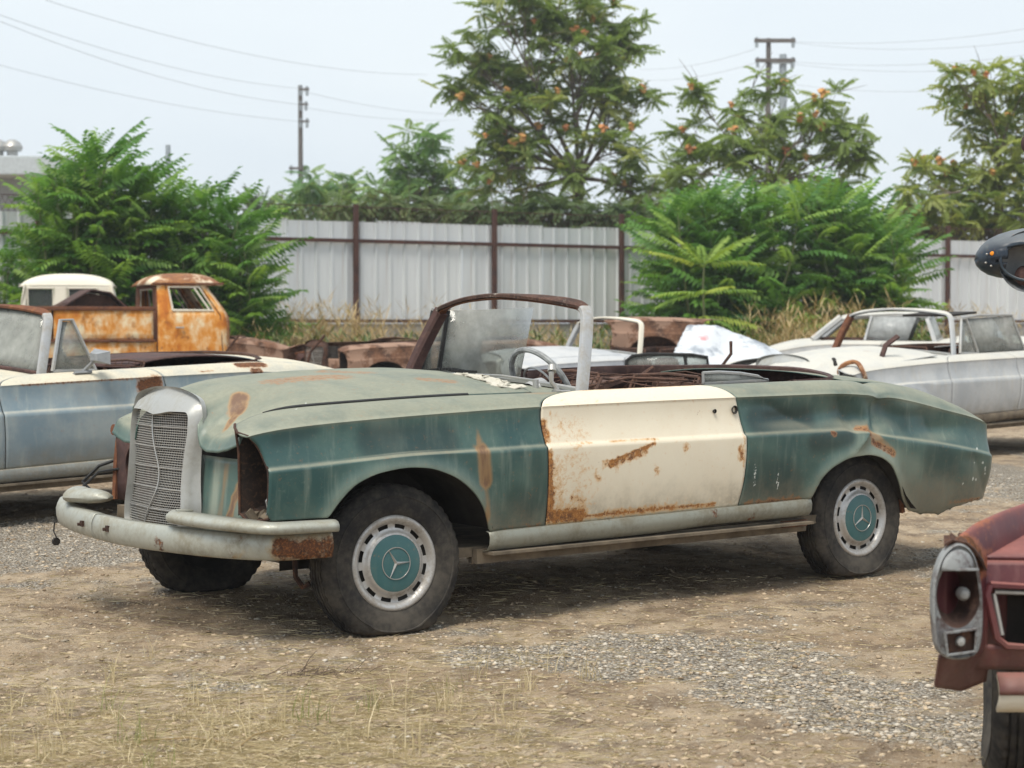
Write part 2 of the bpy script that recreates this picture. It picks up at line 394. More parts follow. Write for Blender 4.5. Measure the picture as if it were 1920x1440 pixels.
def ground_h(x, y):
    near = np.exp(-((np.maximum(0, y-18))/14)**2)
    h = (vnoise(x+80, y+80, .55, 7)-.5)*.05 + (vnoise(x+80, y+80, 1.7, 8)-.5)*.026 + (vnoise(x+80, y+80, 5.1, 9)-.5)*.018 + (vnoise(x+80, y+80, 14, 10)-.5)*.014 + (vnoise(x+80, y+80, 31, 13)-.5)*.011
    flat = 1
    for a, b in WHEEL_SPOTS: flat = flat*(1-.85*np.exp(-(((x-a)**2+(y-b)**2)/.16)))
    return h*near*flat

CAR_LOC, CAR_YAW = Vector((1.2032, 9.5922, 0)), R(217.975)
_c, _s = math.cos(CAR_YAW), math.sin(CAR_YAW)
WHEEL_SPOTS = [(CAR_LOC.x+_c*a-_s*b, CAR_LOC.y+_s*a+_c*b) for a in (0, 2.75) for b in (-.74, .74)]
xs = np.concatenate([-np.geomspace(600, 5.2, 40), np.arange(-5, 6.01, .036), np.geomspace(6.2, 600, 40)])
ys = np.concatenate([np.linspace(-60, 3.6, 14), np.arange(4.0, 15, .036), np.geomspace(15.2, 1500, 60)])
gx, gy = np.meshgrid(xs, ys, indexing='ij')
gz = ground_h(gx, gy)
GP = np.stack([gx, gy, gz], -1)
gm = gravel_mask(gx, gy)
straw = np.zeros(gx.shape)
for cx, cy, rx, ry, s in ((-1.15, 5.75, .55, .5, 1), (-.55, 5.45, .4, .35, .8), (-1.5, 6.4, .5, .4, .6), (-.1, 5.15, .4, .3, .4), (.9, 5.25, .3, .2, .3)):
    straw = np.maximum(straw, s*np.exp(-(((gx-cx)/rx)**2+((gy-cy)/ry)**2)))

n = NM('dirt')
pos = n.geo('Position')
a = n.noise(.9, 6, .62, pos); b = n.noise(4.5, 7, .68, pos); c_ = n.noise(38, 5, .7, pos); dd = n.noise(130, 3, .6, pos)
col = n.mix(n.ss(a, .36, .64), (.36, .262, .168), (.49, .388, .272))
col = n.mix(n.m_('MULTIPLY', n.ss(b, .40, .64), .9), col, (.175, .125, .083))
col = n.mix(n.m_('MULTIPLY', n.ss(n.noise(2.2, 5, .6, n.map((1, 2.2, 1), pos)), .5, .72), .45), col, (.50, .40, .265))
col = n.mix(n.m_('MULTIPLY', n.ss(c_, .5, .72), .55), col, (.58, .51, .41))
col = n.mix(n.m_('MULTIPLY', n.ss(n.noise(22, 6, .75, n.map((.6, 2.6, 1), pos)), .55, .7), .5), col, (.15, .112, .078))
gv = n.ss(n.m_('ADD', n.attr('gravel'), n.m_('MULTIPLY', n.m_('SUBTRACT', b, .5), .7)), .35, .7)
vc = n.voro(70, pos, 'Color'); vd = n.voro(70, pos)
vv = n.t.nodes.new('ShaderNodeSeparateColor'); n.t.links.new(vc, vv.inputs[0])
gcol = n.mix(vv.outputs[0], (.36, .32, .26), (.64, .595, .52)); gcol = n.mix(n.ss(vd, .35, .75), gcol, (.24, .195, .145))
col = n.mix(n.m_('MULTIPLY', gv, .85), col, gcol)
col = n.mix(n.m_('MULTIPLY', n.attr('straw'), n.ss(n.noise(45, 5, .75, n.map((1, 3, 1), pos)), 0.5, .62, 0., .42)), col, (.52, .44, .30))
hh = n.m_('ADD', n.m_('ADD', n.m_('MULTIPLY', c_, .5), n.m_('MULTIPLY', dd, .25)), n.m_('ADD', n.m_('MULTIPLY', b, .8), n.m_('MULTIPLY', n.m_('MULTIPLY', n.m_('SUBTRACT', 1., vd), gv), .8)))
n.bump(hh, 1.0, .045)
M['dirt'] = n.fin(col, .95, 0, .2)
gf = grid_faces(*gx.shape)
g = obj('ground', mesh_of('ground', GP.reshape(-1, 3), np.ascontiguousarray(gf), M['dirt'], True, 0, {'gravel': gm.ravel(), 'straw': straw.ravel()}))
tag(g, 'bare brown dirt yard with gravel patches', 'ground', kind='structure')

# loose stones
ico = bmesh.new(); bmesh.ops.create_icosphere(ico, subdivisions=1, radius=1)
IV = np.array([v.co[:] for v in ico.verts]); ico.verts.index_update(); IF = np.array([[v.index for v in f.verts] for f in ico.faces]); ico.free()
def stones(name, n_, pos_fn, lab, smin, smax, mat):
    xy = pos_fn(n_); k = len(xy)
    s = smin*(smax/smin)**(rng.random(k)**3.2)
    var = 1+rng.normal(0, .16, (k, len(IV), 1))
    an = rng.random(k)*6.28; ca, sa = np.cos(an), np.sin(an)
    V = IV[None]*var*np.stack([s*rng.uniform(.8, 1.4, k), s, s*rng.uniform(.35, .6, k)], 1)[:, None]
    V = np.stack([V[..., 0]*ca[:, None]-V[..., 1]*sa[:, None], V[..., 0]*sa[:, None]+V[..., 1]*ca[:, None], V[..., 2]], -1)
    base = np.stack([xy[:, 0], xy[:, 1], ground_h(xy[:, 0], xy[:, 1])+s*.05], 1)
    V = (V+base[:, None]).reshape(-1, 3)
    F = (IF[None]+(np.arange(k)*len(IV))[:, None, None]).reshape(-1, 3)
    o = obj(name, mesh_of(name, V, np.ascontiguousarray(F), mat, False, 0, {'var': np.repeat(rng.random(k), len(IV))}))
    tag(o, lab, name.split('_')[-1], kind='stuff'); return o
n = NM('stone'); v = n.attr('var')
cc = n.mix(n.ss(v, 0, 1), (.27, .235, .185), (.58, .53, .45)); cc = n.mix(n.m_('MULTIPLY', n.ss(n.m_('FRACT', n.m_('MULTIPLY', v, 7.3)), .6, .9), .6), cc, (.33, .25, .17))
cc = n.mix(n.m_('MULTIPLY', n.noise(50, 4, .6), .35), cc, (.30, .23, .15))
M['stone'] = n.fin(cc, .9, 0, .25)
def pos_all(k):
    y = 4.6+ (rng.random(k*3)**1.7)*12; x = (rng.random(k*3)-.5)*y*.66
    m = gravel_mask(x, y)
    keep = rng.random(k*3) < (.07+1.0*sst(m, .3, .75))
    return np.stack([x, y], 1)[keep][:k]
stones('gravel', 36000, pos_all, 'grey and tan gravel scattered over the dirt', .0035, .0135, M['stone'])

n = NM('dirt_clod'); v = n.attr('var'); M['clod'] = n.fin(n.mix(v, (.24, .175, .115), (.54, .43, .30)), .95, 0, .15)
def pos_dirt(k):
    y = 4.6+(rng.random(k)**1.5)*10; x = (rng.random(k)-.5)*y*.62; return np.stack([x, y], 1)
stones('dirt_clods', 22000, pos_dirt, 'small brown dirt clods all over the yard', .0035, .014, M['clod'])

# ------------------------------------------------------------------ the convertible / coupe body, car frame: x forward from rear axle, y left, z up
zm = pch([(-1.06, .550), (-.93, .574), (-.53, .639), (-.12, .693), (.1, .727), (.21, .738), (.9, .737), (2.05, .735), (2.36, .731), (2.68, .73), (3.06, .712), (3.45, .69)])
zu = pch([(-1.06, .685), (-.94, .724), (-.58, .793), (-.07, .876), (.31, .896), (.89, .895), (2.0, .886), (2.63, .869), (3.0, .853), (3.28, .833), (3.38, .820), (3.46, .802)])
zt = pch([(-1.06, .712), (-.99, .748), (-.80, .820), (-.36, .927), (-.11, .948), (.2, .962), (.95, .955), (1.75, .945), (2.0, .941), (2.34, .938), (2.88, .921), (3.16, .903), (3.28, .882), (3.36, .852), (3.42, .832), (3.46, .814)])
wd = pch([(-1.06, .735), (-1.035, .80), (-.96, .845), (-.6, .880), (-.2, .897), (.4, .905), (2.2, .905), (2.8, .90), (3.1, .886), (3.46, .852)])
yi = pch([(-1.06, .63), (-.8, .70), (0, .73), (2.0, .70), (2.9, .675), (3.25, .63), (3.46, .63)])
_fa = pch([(3.105, .494), (3.059, .555), (2.984, .62), (2.868, .66), (2.75, .672), (2.67, .667), (2.548, .633), (2.439, .565), (2.372, .485), (2.331, .388)])
_ra = pch([(.432, .410), (.374, .504), (.282, .563), (.154, .598), (.06, .602), (-.014, .592), (-.113, .548), (-.189, .457), (-.249, .364), (-.315, .304)])
_rb = pch([(-.315, .304), (-.45, .278), (-.59, .266), (-.69, .288), (-.87, .307), (-1.06, .325)])
def zb(x):
    x = np.asarray(x, float)
    r = np.where(x > 3.105, .496, .388+(.410-.388)*(2.331-x)/(2.331-.432))
    r = np.where((x >= 2.331) & (x <= 3.105), _fa(x), r); r = np.where((x <= .432) & (x > -.315), _ra(x), r); r = np.where(x <= -.315, _rb(x)+.012*(vnoise(x*1.+9, x*0+4., 16, 31)-.5)+.010*(vnoise(x*1.+9, x*0+4., 45, 32)-.5), r)
    return r
AF = np.array([(x, float(_fa(x))) for x in np.linspace(2.331, 3.105, 60)]); AR = np.array([(x, float(_ra(x))) for x in np.linspace(-.315, .432, 60)])
def arch_d(x, z):
    d = np.full(np.shape(x), 9.)
    for A in (AF, AR):
        for a, b in A: d = np.minimum(d, np.hypot(x-a, z-b))
    return d

def side_rows(x, vrow, dent):
    """surface point for column x (array) at row v: 0-.5 lower, .5-.78 upper, .78-1 shoulder"""
    w_ = wd(x)
    if vrow <= .5:
        t = vrow/.5; z = zb(x)+t*(zm(x)-zb(x)); d = zm(x)-z
        q = np.clip(d/(zm(x)-.33), 0, 1.3); y = w_-.05*q**2.2-.014*(1-sst(d, 0, .014))
        y = y+.013*np.exp(-(arch_d(x, z)/.045)**2)
    elif vrow <= .78:
        t = (vrow-.5)/.28; z = zm(x)+t*(zu(x)-zm(x)); y = w_-.015-.022*t-.007*np.sin(np.pi*t)
    else:
        s = (vrow-.78)/.22; y0 = w_-.033; y1 = yi(x)
        y = y0+(y1-y0)*s**1.2+.005*np.exp(-(s/.06)**2); z = zu(x)+(zt(x)-zu(x))*(1-(1-s)**2.0)
    if dent:
        y = y - .020*np.exp(-((x-.22)/.22)**2-((z-.80)/.06)**2) + .012*np.exp(-((x-.02-.6*(z-.8))/.05)**2-((z-.8)/.09)**2) - .022*np.exp(-((x+.16-.4*(z-.8))/.07)**2-((z-.80)/.08)**2)
        y = y - .013*np.exp(-((x-.62)/.13)**2-((z-.79)/.035)**2) - .012*np.exp(-((x+.55)/.2)**2-((z-.70)/.05)**2) - .010*np.exp(-((x+.5)/.16)**2-((z-.47)/.12)**2)
        y = y + .010*np.exp(-((x-.1)/.04)**2-((z-.70)/.05)**2)
        for x0, sl, wdt, amp, za, zc in ((.16, .55, .08, -.030, .74, .89), (-.06, -.30, .06, -.040, .70, .88), (-.02, -.9, .035, .020, .62, .76), (-.62, .8, .10, -.016, .33, .56), (-.42, .5, .14, -.016, .66, .80), (.55, 2.2, .14, -.016, .74, .88)):
            y = y + amp*np.exp(-np.abs(x-x0-sl*(z-.8))/wdt)*sst(z, za-.03, za+.05)*(1-sst(z, zc-.03, zc+.03))
        z = z - .012*np.exp(-((x+.09)/.05)**2)*sst(z, .8, .9) - .01*np.exp(-((x-.14)/.04)**2)*sst(z, .65, .74)*(1-sst(z, .76, .85))
    return x, y, z

def side_patch(xl, xr, res, right=False, dent=False, vmax=1.0, v0=0.):
    L = abs(xl(.3)-xr(.3)) if callable(xl) else 1
    nc = max(8, int(L/res)); k = max(.4, min(1, .014/res))
    vs_ = np.concatenate([np.linspace(0, .5, int(26*k)+3)[:-1], [.494, .5, .506], np.linspace(.515, .78, int(13*k)+3), [.79, .80], np.linspace(.82, 1, int(9*k)+3)])
    vs_ = vs_[(vs_ <= vmax+1e-6) & (vs_ >= v0-1e-6)]
    u = np.linspace(0, 1, nc)
    P = np.zeros((nc, len(vs_), 3))
    for j, v in enumerate(vs_):
        x = xl(v)+(xr(v)-xl(v))*u; X, Y, Z = side_rows(x, v, dent)
        P[:, j] = np.stack([X, -Y if right else Y, Z], 1)
    return P
def curve(pts):
    f = pch(pts); return lambda v: float(f(v))
# v:   0 bottom, .5 waist crease, .78 upper crease, 1 top edge
door_f = curve([(0, 2.026), (.28, 2.032), (.5, 2.04), (.7, 2.05), (.78, 2.047), (.83, 2.02), (.9, 1.93), (.96, 1.80), (1, 1.70)])
door_b = curve([(0, .906), (.2, .884), (.4, .878), (.6, .893), (.78, .915), (.88, .945), (.95, .985), (1, 1.04)])
fend_f = curve([(0, 3.335), (.08, 3.355), (.2, 3.352), (.48, 3.350), (.58, 3.358), (.68, 3.375), (.78, 3.412), (.84, 3.425), (.90, 3.415), (.95, 3.392), (1, 3.362)])

def hood_z(x, y):
    hw = yi(x)-.008; t = np.clip(np.abs(y)/hw, 0, 1)
    zc = HC(x); ze = zt(x)+.002
    z = zc-(zc-ze)*t**2.5
    z = z + .008*np.exp(-(t/.10)**2)                       # centre rib
    z = z-sst(x, 2.93, 3.36)**1.25*np.interp(t, [0, .3, .42, .47, .52, .6, .75, .88, 1], [0, .004, .03, .085, .135, .145, .125, .09, .045])-.045*sst(t, .46, .54)*np.clip((x-3.315)/.035, 0, 1)**2
    return z
HC = pch([(1.95, 1.012), (2.3, 1.032), (2.7, 1.026), (3.1, .990), (3.25, .967), (3.36, .944)])

def tyre_prof():
    p = [(.176, .062), (.186, .068), (.195, .077), (.215, .0845), (.24, .088), (.262, .087), (.264, .0895), (.268, .0895), (.270, .0865), (.285, .081), (.297, .073)]
    tread = [(.306, .066), (.311, .060)]
    for y, gr in ((.053, 0), (.047, 0), (.046, 1), (.041, 1), (.040, 0), (.027, 0), (.026, 1), (.021, 1), (.020, 0), (.008, 0), (.007, 1), (.0015, 1)):
        tread.append((.316-.04*y-(.007 if gr else 0), y))
    half = p+tread
    return half+[(r, -y) for r, y in half[::-1]]
def make_tyre(hubh, seg, name='tyre'):
    pr = np.array(tyre_prof()); n_ = len(pr); V = np.zeros((seg, n_, 3))
    for i in range(seg):
        a = 2*math.pi*i/seg; r = pr[:, 0].copy(); yy = pr[:, 1]
        if seg > 60:
            sh = (np.abs(yy) > .044) & (r > .29)
            r[sh] -= .005*((i+(yy[sh] > 0)*1) % 3 == 0)
            md = (np.abs(yy) <= .044); r[md] -= .004*((i+(np.abs(yy[md])*300).astype(int)) % 5 == 0)
        V[i] = np.stack([r*math.sin(a), yy, r*math.cos(a)], 1)
    lim = -hubh; z = V[..., 2]; t = np.maximum(0, lim+.05-z)
    V[..., 2] = np.where(t > 0, lim+.05-.052*(1-np.exp(-t/.03)), z)
    V[..., 1] *= 1+.16*np.exp(-((z-lim)/.07)**2)
    P = V; F = grid_faces(seg, n_, True)
    me = mesh_of(name, P.reshape(-1, 3), np.ascontiguousarray(F[:, ::-1]), M['tyre'], True, 35)
    bm = bmesh.new(); bm.from_mesh(me); bmesh.ops.recalc_face_normals(bm, faces=bm.faces); bm.to_mesh(me); bm.free()
    return me

def trim_ring():
    """wheel trim with twelve real slots cut through it"""
    seg = 144; rr = [(.192, .066), (.190, .076), (.182, .081), (.172, .079), (.163, .070), (.158, .062), (.1555, .060), (.1395, .061), (.136, .062), (.128, .066), (.124, .074), (.118, .079), (.113, .080)]
    V = []; F = []; n_ = len(rr)
    for i in range(seg):
        a = 2*math.pi*i/seg
        for r, h in rr: V.append((r*math.sin(a), h, r*math.cos(a)))
    for i in range(seg):
        for j in range(n_-1):
            if j == 6 and (i % 12) in (0, 1, 2, 3, 4, 5, 6): continue
            i2 = (i+1) % seg; F.append((i*n_+j, i2*n_+j, i2*n_+j+1, i*n_+j+1))
    return V, F
_tv, _tf = trim_ring()
TRIM = mesh_of('trim_ring', _tv, _tf, M['wheelpaint'], True, 50)
cb = MB(); cb.lathe([(.0005, .0885), (.03, .0882), (.07, .0865), (.10, .083), (.1125, .0795), (.1135, .076)], 72)
CAP = mesh_of('hubcap', cb.V, cb.F, M['cap'], True, 50)
eb = MB()
ring = [(.063*math.sin(2*math.pi*i/48), .0885, .063*math.cos(2*math.pi*i/48)) for i in range(49)]
eb.tube(ring, .0022, 6, cap=False)
for k in range(3):
    a = 2*math.pi*k/3; d = Vector((math.sin(a), 0, math.cos(a))); p = Vector((math.cos(a), 0, -math.sin(a))); o_ = Vector((0, .0885, 0))
    eb.add([o_+p*.0072, o_-p*.0072, o_+d*.0615-p*.0012, o_+d*.0615+p*.0012, o_+Vector((0, .0065, 0)), o_+d*.0615+Vector((0, .002, 0))], [(0, 4, 5, 3), (1, 2, 5, 4), (0, 1, 4), (2, 3, 5), (0, 3, 2, 1)])
EMB = mesh_of('star_emblem', eb.V, eb.F, M['chrome'], False)
db = MB(); db.lathe([(.0005, .035), (.06, .04), (.10, .03), (.15, .045), (.172, .05), (.188, .064), (.188, -.06), (.17, -.05), (.14, -.02), (.0005, -.02)], 48)
DISC = mesh_of('wheel_disc', db.V, db.F, M['dark'], True, 40)
TYRE_A = make_tyre(.285, 150); TYRE_B = make_tyre(.285, 40)

def add_wheel(root, x, y, steer=0, spin=0, detail=True, camber=0):
    side = 1 if y > 0 else -1
    wl = obj('wheel', DISC, root, loc=(x, y-.09*side*0, .285), rot=(camber, 0, steer + (0 if side > 0 else math.pi)))
    obj('tyre', TYRE_A if detail else TYRE_B, wl)
    t = obj('trim_ring', TRIM, wl, rot=(0, spin+.1, 0))
    obj('hubcap', CAP, wl); obj('star_emblem', EMB, wl, rot=(0, spin, 0))
    return wl

def build_car(name, label, loc, rot, mats, res=.02, opt=(), group=None):
    opt = set(opt); loc = Vector(loc)
    if 'wheels' in opt: loc.z = max(-.10, min(loc.z, .02))          # every car with wheels stands on them
    root = empty(name, loc, rot); tag(root, label, 'car', group)
    body = mats['body']; has = lambda k: k in opt
    main = 'main' in opt
    rustcaps = chips = pales = darks = None
    def attrs(P, kind):
        if 'caps' in mats:
            q = P.reshape(-1, 3)
            return {'rust': capsules(q, mats['caps']), 'pale': np.clip(np.exp(-((P[..., 2]-zu(P[..., 0])-.012)/.010)**2).ravel()*.7, 0, 1), 'dark': capsules(q, mats.get('darks', [((9, 9, 9), (9, 9, 9), .01, 0)]))}
        if not main: return {'pale': np.clip(np.exp(-((P[..., 2]-zu(P[..., 0])-.012)/.010)**2).ravel()*.7, 0, 1)}
        q = P.reshape(-1, 3); x, y, z = q.T
        pale = .75*np.exp(-((z-zu(x)-.006)/.008)**2) + .35*np.exp(-((z-zm(x)+.006)/.006)**2) + .55*np.exp(-(arch_d(x, z)/.035)**2)*(np.abs(y) > .8)
        pale += capsules(q, [((3.0, .87, .60), (3.03, .87, .55), .04, .6), ((2.85, .87, .83), (2.8, .87, .78), .08, .35), ((-.2, .89, .42), (-.6, .88, .36), .12, .3), ((.1, .89, .62), (-.3, .9, .5), .12, .45), ((-.05, .8, .9), (-.5, .8, .83), .1, .4), ((3.2, .2, .7), (3.2, .6, .7), .3, .35)])
        dark = capsules(q, [((2.9, .88, .78), (2.55, .88, .77), .10, .75), ((.78, .88, .79), (.45, .88, .79), .10, .9), ((.42, .88, .68), (.2, .88, .70), .09, .8), ((-.12, .86, .82), (-.25, .86, .76), .09, .7), ((.2, .88, .82), (.1, .88, .78), .1, .55), ((2.2, .88, .52), (2.12, .88, .48), .09, .5), ((2.1, .88, .66), (2.08, .88, .55), .07, .4), ((.8, .88, .55), (.6, .88, .50), .14, .6), ((3.3, .85, .80), (3.15, .87, .83), .05, .6), ((-.45, .88, .58), (-.62, .88, .5), .1, .3)])
        rust = capsules(q, [((2.372, .89, .71), (2.365, .89, .60), .012, .35),
            ((.13, .89, .745), (.05, .89, .72), .03, .6), ((.05, .89, .73), (.02, .9, .66), .026, .6), ((.0, .9, .655), (-.14, .9, .60), .026, .62), ((.30, .9, .715), (.29, .9, .71), .022, .7),
            ((.85, .86, .415), (.50, .86, .418), .030, .6), ((2.25, .86, .395), (2.06, .86, .40), .02, .45), ((-.33, .87, .31), (-1., .8, .325), .02, .6), ((-.72, .86, .42), (-.75, .87, .30), .012, .5),
            ((3.36, .86, .50), (3.368, .86, .70), .010, .55), ((2.5, .88, .64), (2.42, .88, .57), .014, .5), ((2.98, .85, .84), (2.975, .85, .838), .012, .6),
            ((3.2, .52, .72), (3.22, .5, .48), .022, .4),
            ((2.95, .25, 1.02), (2.7, .30, 1.03), .12, .42), ((2.6, .1, 1.045), (2.5, .2, 1.045), .10, .38), ((2.35, .45, 1.0), (2.25, .5, .99), .06, .4)])
        chip = 1.18*capsules(q, [((.82, .89, .66), (.815, .89, .50), .020, .42), ((.665, .89, .69), (.66, .89, .46), .012, .48), ((2.10, .89, .60), (2.098, .89, .585), .014, .75), ((2.09, .89, .555), (2.085, .89, .54), .008, .7)]
            + [((-.95+.5*rnd.random(), .84, .40+.2*rnd.random()),)*2+(.02, .52) for _ in range(12)] + [((-.93, .83, .52), (-.95, .83, .40), .018, .42), ((-.55, .885, .56), (-.57, .885, .56), .008, .6), ((-.6, .885, .50), (-.61, .88, .46), .006, .6), ((-.75, .87, .62), (-.8, .87, .615), .006, .6), ((3.14, .7, .90), (2.97, .55, .93), .008, .45)])
        if kind == 'door':
            rust = capsules(q, [((2.03, .89, .70), (2.015, .89, .41), .030, .95), ((2.01, .88, .412), (1.05, .88, .422), .014, .82), ((1.7, .88, .42), (1.3, .88, .425), .03, .5), ((1.99, .88, .43), (1.84, .88, .425), .05, .88), ((2.0, .9, .64), (1.97, .9, .44), .060, .40), ((2.04, .88, .82), (2.035, .88, .76), .035, .72), ((1.98, .88, .80), (1.86, .88, .78), .10, .19), ((1.9, .9, .66), (1.85, .9, .50), .12, .22),
                ((1.70, .9, .645), (1.44, .9, .715), .014, .9), ((1.70, .9, .632), (1.50, .9, .68), .026, .72), ((1.73, .9, .64), (1.66, .9, .63), .026, .6), ((1.70, .9, .737), (1.42, .9, .738), .012, .95), ((1.35, .9, .738), (1.16, .9, .739), .009, .8), ((2.03, .86, .888), (.95, .86, .897), .010, .72), ((1.85, .9, .737), (1.8, .9, .737), .014, .6),
                ((1.26, .9, .69), (1.25, .9, .687), .028, .55), ((.915, .9, .67), (.912, .9, .63), .03, .65), ((1.7, .72, .943), (1.05, .73, .955), .016, .75), ((1.43, .9, .60), (1.42, .9, .59), .02, .5), ((1.90, .88, .50), (1.84, .88, .49), .024, .66), ((1.93, .88, .55), (1.90, .88, .585), .018, .62), ((1.78, .9, .60), (1.76, .9, .575), .02, .6), ((1.93, .9, .47), (1.78, .9, .46), .03, .46), ((1.88, .9, .455), (1.80, .9, .448), .016, .8), ((.90, .9, .85), (.885, .9, .45), .010, .5), ((1.5, .9, .44), (1.2, .9, .44), .03, .35)])
            rust = np.maximum(rust, .40*(vnoise(x*1+9, z+9, 55, 21) > .90)*sst(x, 1.4, 2.0)*.9)
            pale *= 0; dark *= 0; chip *= 0
        stain = capsules(q, [((2.388, .89, .83), (2.38, .89, .74), .026, .75), ((2.376, .89, .72), (2.366, .89, .60), .050, 1.0), ((2.366, .88, .60), (2.352, .88, .45), .034, .6), ((2.415, .89, .78), (2.41, .89, .74), .012, .45),
            ((3.155, .30, .94), (3.19, .335, .89), .055, 1.0), ((3.195, .345, .875), (3.235, .365, .833), .026, .9), ((3.235, .365, .833), (3.32, .435, .76), .024, .8), ((.13, .89, .745), (.03, .89, .735), .03, .5), ((.04, .89, .72), (-.14, .9, .60), .035, .5), ((1.98, .72, .93), (1.9, .74, .92), .06, .35)]) if kind != 'door' else q[:, 0]*0
        return {'stain': stain, 'pale': np.clip(pale, 0, 1), 'dark': np.clip(dark, 0, 1), 'rust': rust, 'chip': chip}
    def sidepanel(nm, xl, xr, mat, right, dent=False, kind='body', **k):
        P = side_patch(xl, xr, res, right, dent, **k)
        return panel(nm, P, (0, -1 if right else 1, 0), mat, root, .006, attrs(P, kind))
    gap = .007
    if not has('nofront'):
        sidepanel('front_fender', fend_f, lambda v: door_f(v)+gap, mats.get('fender', body), False)
        ff = (lambda v: 3.06) if main else fend_f
        sidepanel('front_fender', ff, lambda v: door_f(v)+gap, body, True)
    if not has('nodoor'):
        d = sidepanel('door', door_f, door_b, mats.get('door', body), False, kind='door')
        if 'door' in mats: d['label'] = 'cream door with rusty edges'
        if main:   # lock and handle holes
            for hx, hz, r_ in ((.93, .845, .017), (1.055, .842, .009)):
                yy = float(wd(hx))-.03
                b_ = MB(); b_.lathe([(r_*1.15, .004), (r_, .006), (r_*.75, .003), (r_*.7, -.012), (.0005, -.012)], 20)
                b_.build('lock_hole', M['dark'], d, loc=(hx, yy, hz))
    sidepanel('door', door_f, door_b, body, True)
    sidepanel('rear_fender', lambda v: door_b(v)-gap, lambda v: -1.06+.03*abs(v-.5), body, False, dent=has('dent'))
    sidepanel('rear_fender', lambda v: door_b(v)-gap, lambda v: -1.06+.03*abs(v-.5), body, True)
    # rear deck, tail
    xs_ = np.linspace(-1.05, .02, max(10, int(1.07/res/1.5))); us = np.linspace(-1, 1, 31)
    P = np.zeros((len(xs_), 31, 3))
    for i, x in enumerate(xs_): P[i] = np.stack([np.full(31, x), us*(yi(x)-.004), zt(x)+.045*(1-np.abs(us)**2.5)*sst(x, -1.02, -.8)], 1)
    panel('trunk_lid', P, (0, 0, 1), body, root, .006, attrs(P, 'deck'))
    zs_ = np.linspace(0, 1, 8); P = np.zeros((31, 8, 3))
    for j, t in enumerate(zs_):
        z_ = .33+t*(.69-.33); P[:, j] = np.stack([-1.04-.02*np.sin(np.pi*t)*np.ones(31)-.05*(1-us**2), us*.74, np.full(31, z_)], 1)
    panel('tail_panel', P, (-1, 0, 0), body, root, .006)
    # hood
    if not has('nohood'):
        hx = np.concatenate([np.linspace(1.96, 3.31, int(1.35/res)), np.linspace(3.315, 3.352, 8)]); hv = np.linspace(-1, 1, 97); P = np.zeros((len(hx), 97, 3))
        for i, x in enumerate(hx):
            yv = hv*(yi(x)-.010); xr_ = x - .055*sst(x, 3.1, 3.35)*(1-sst(np.abs(yv), .27, .305)); yv = np.where(yv < 0, yv*(1-.26*sst(x, 2.95, 3.2)), yv) if main else yv
            P[i] = np.stack([xr_, yv, hood_z(x, hv*(yi(x)-.010))], 1)
        h = panel('hood', P, (0, 0, 1), mats.get('hood', body), root, .006, attrs(P, 'hood'))
        if has('lifted'): h.location = (.12, .03, .13); h.rotation_euler = (0, R(3.5), R(2))
        if main:
            for s in (1, -1):  # black tube along the hood edge, painting in the shade of the open gap
                rb = MB(); rb.tube([(x, s*(float(yi(x))-.003), float(zt(x))+.001) for x in np.linspace(2.30, 3.24 if s > 0 else 2.9, 30)], [.009]*26+[.008, .006, .004, .002], 6); rb.build('hood_gap_shade', M['black'], root)
    # cowl between hood and windscreen
    ys_ = np.linspace(-.68, .68, 41)
    wb_x = lambda y: 1.665+.085*(1-(y/.68)**2)
    wb_z = lambda y: .936+.045*(1-np.abs(y/.68)**2)
    P = np.zeros((8, 41, 3))
    for j, t in enumerate(np.linspace(0, 1, 8)):
        x = 1.95+(wb_x(ys_)-1.95)*t; P[j] = np.stack([x, ys_*1.01, hood_z(np.full(41, 1.96), ys_)*(1-t)+(wb_z(ys_))*t-.006*np.sin(np.pi*t)], 1)
    P[:, :, 2] -= .006
    cw = panel('cowl', P, (0, 0, 1), body, root, .006)
    if main:
        vb = MB()
        for k in range(26):
            y = -.42+k*.024; vb.box((1.905, y, float(hood_z(1.96, np.array(y)))-.004+.012), (.07, .010, .010))
        vb.build('cowl_vent', M['black'], cw)
        wp = MB()
        for y0, y1 in ((.20, -.30), (.52, .05)):
            wp.tube([(1.80, y0, .985), (1.80, (y0+y1)/2, 1.0), (1.775, y1, 1.0)], .006, 6); wp.tube([(1.80, y0, .95), (1.80, y0, .99)], .014, 8)
        wp.build('wiper', M['chrome'], root)
        fl = MB()                                              # flaked filler lying on the hood corner
        for k in range(46):
            fl.box((2.02+rnd.uniform(-.07, .05), .28+rnd.random()*.34, 0), (.02+.04*rnd.random(), .02+.04*rnd.random(), .004), (rnd.uniform(-.2, .2), rnd.uniform(-.2, .2), rnd.random()*3))
        vv_ = []
        for v in fl.V: vv_.append((v[0], v[1], v[2]+float(hood_z(np.array(max(1.96, v[0])), np.array(v[1])))+.004))
        fl.V = vv_; fl.build('flaked_filler', M['paleflake'], root)
    # windscreen frame
    if not has('noscreen'):
        cen = [(1.668, .672, .93), (1.625, .64, 1.06), (1.575, .595, 1.20), (1.548, .565, 1.275), (1.545, .53, 1.312), (1.555, .47, 1.328), (1.58, .35, 1.345), (1.605, .2, 1.358), (1.62, 0, 1.366)]
        full = [Vector(p) for p in cen]+[Vector((p[0], -p[1], p[2])) for p in cen[::-1][1:]]
        # smooth
        fine = []
        for i in range(len(full)-1):
            p0, p1, p2, p3 = full[max(0, i-1)], full[i], full[i+1], full[min(len(full)-1, i+2)]
            for t in (0, .25, .5, .75):
                fine.append(.5*((2*p1)+(-p0+p2)*t+(2*p0-5*p1+4*p2-p3)*t*t+(-p0+3*p1-3*p2+p3)*t**3))
        fine.append(full[-1]); nF = len(fine)
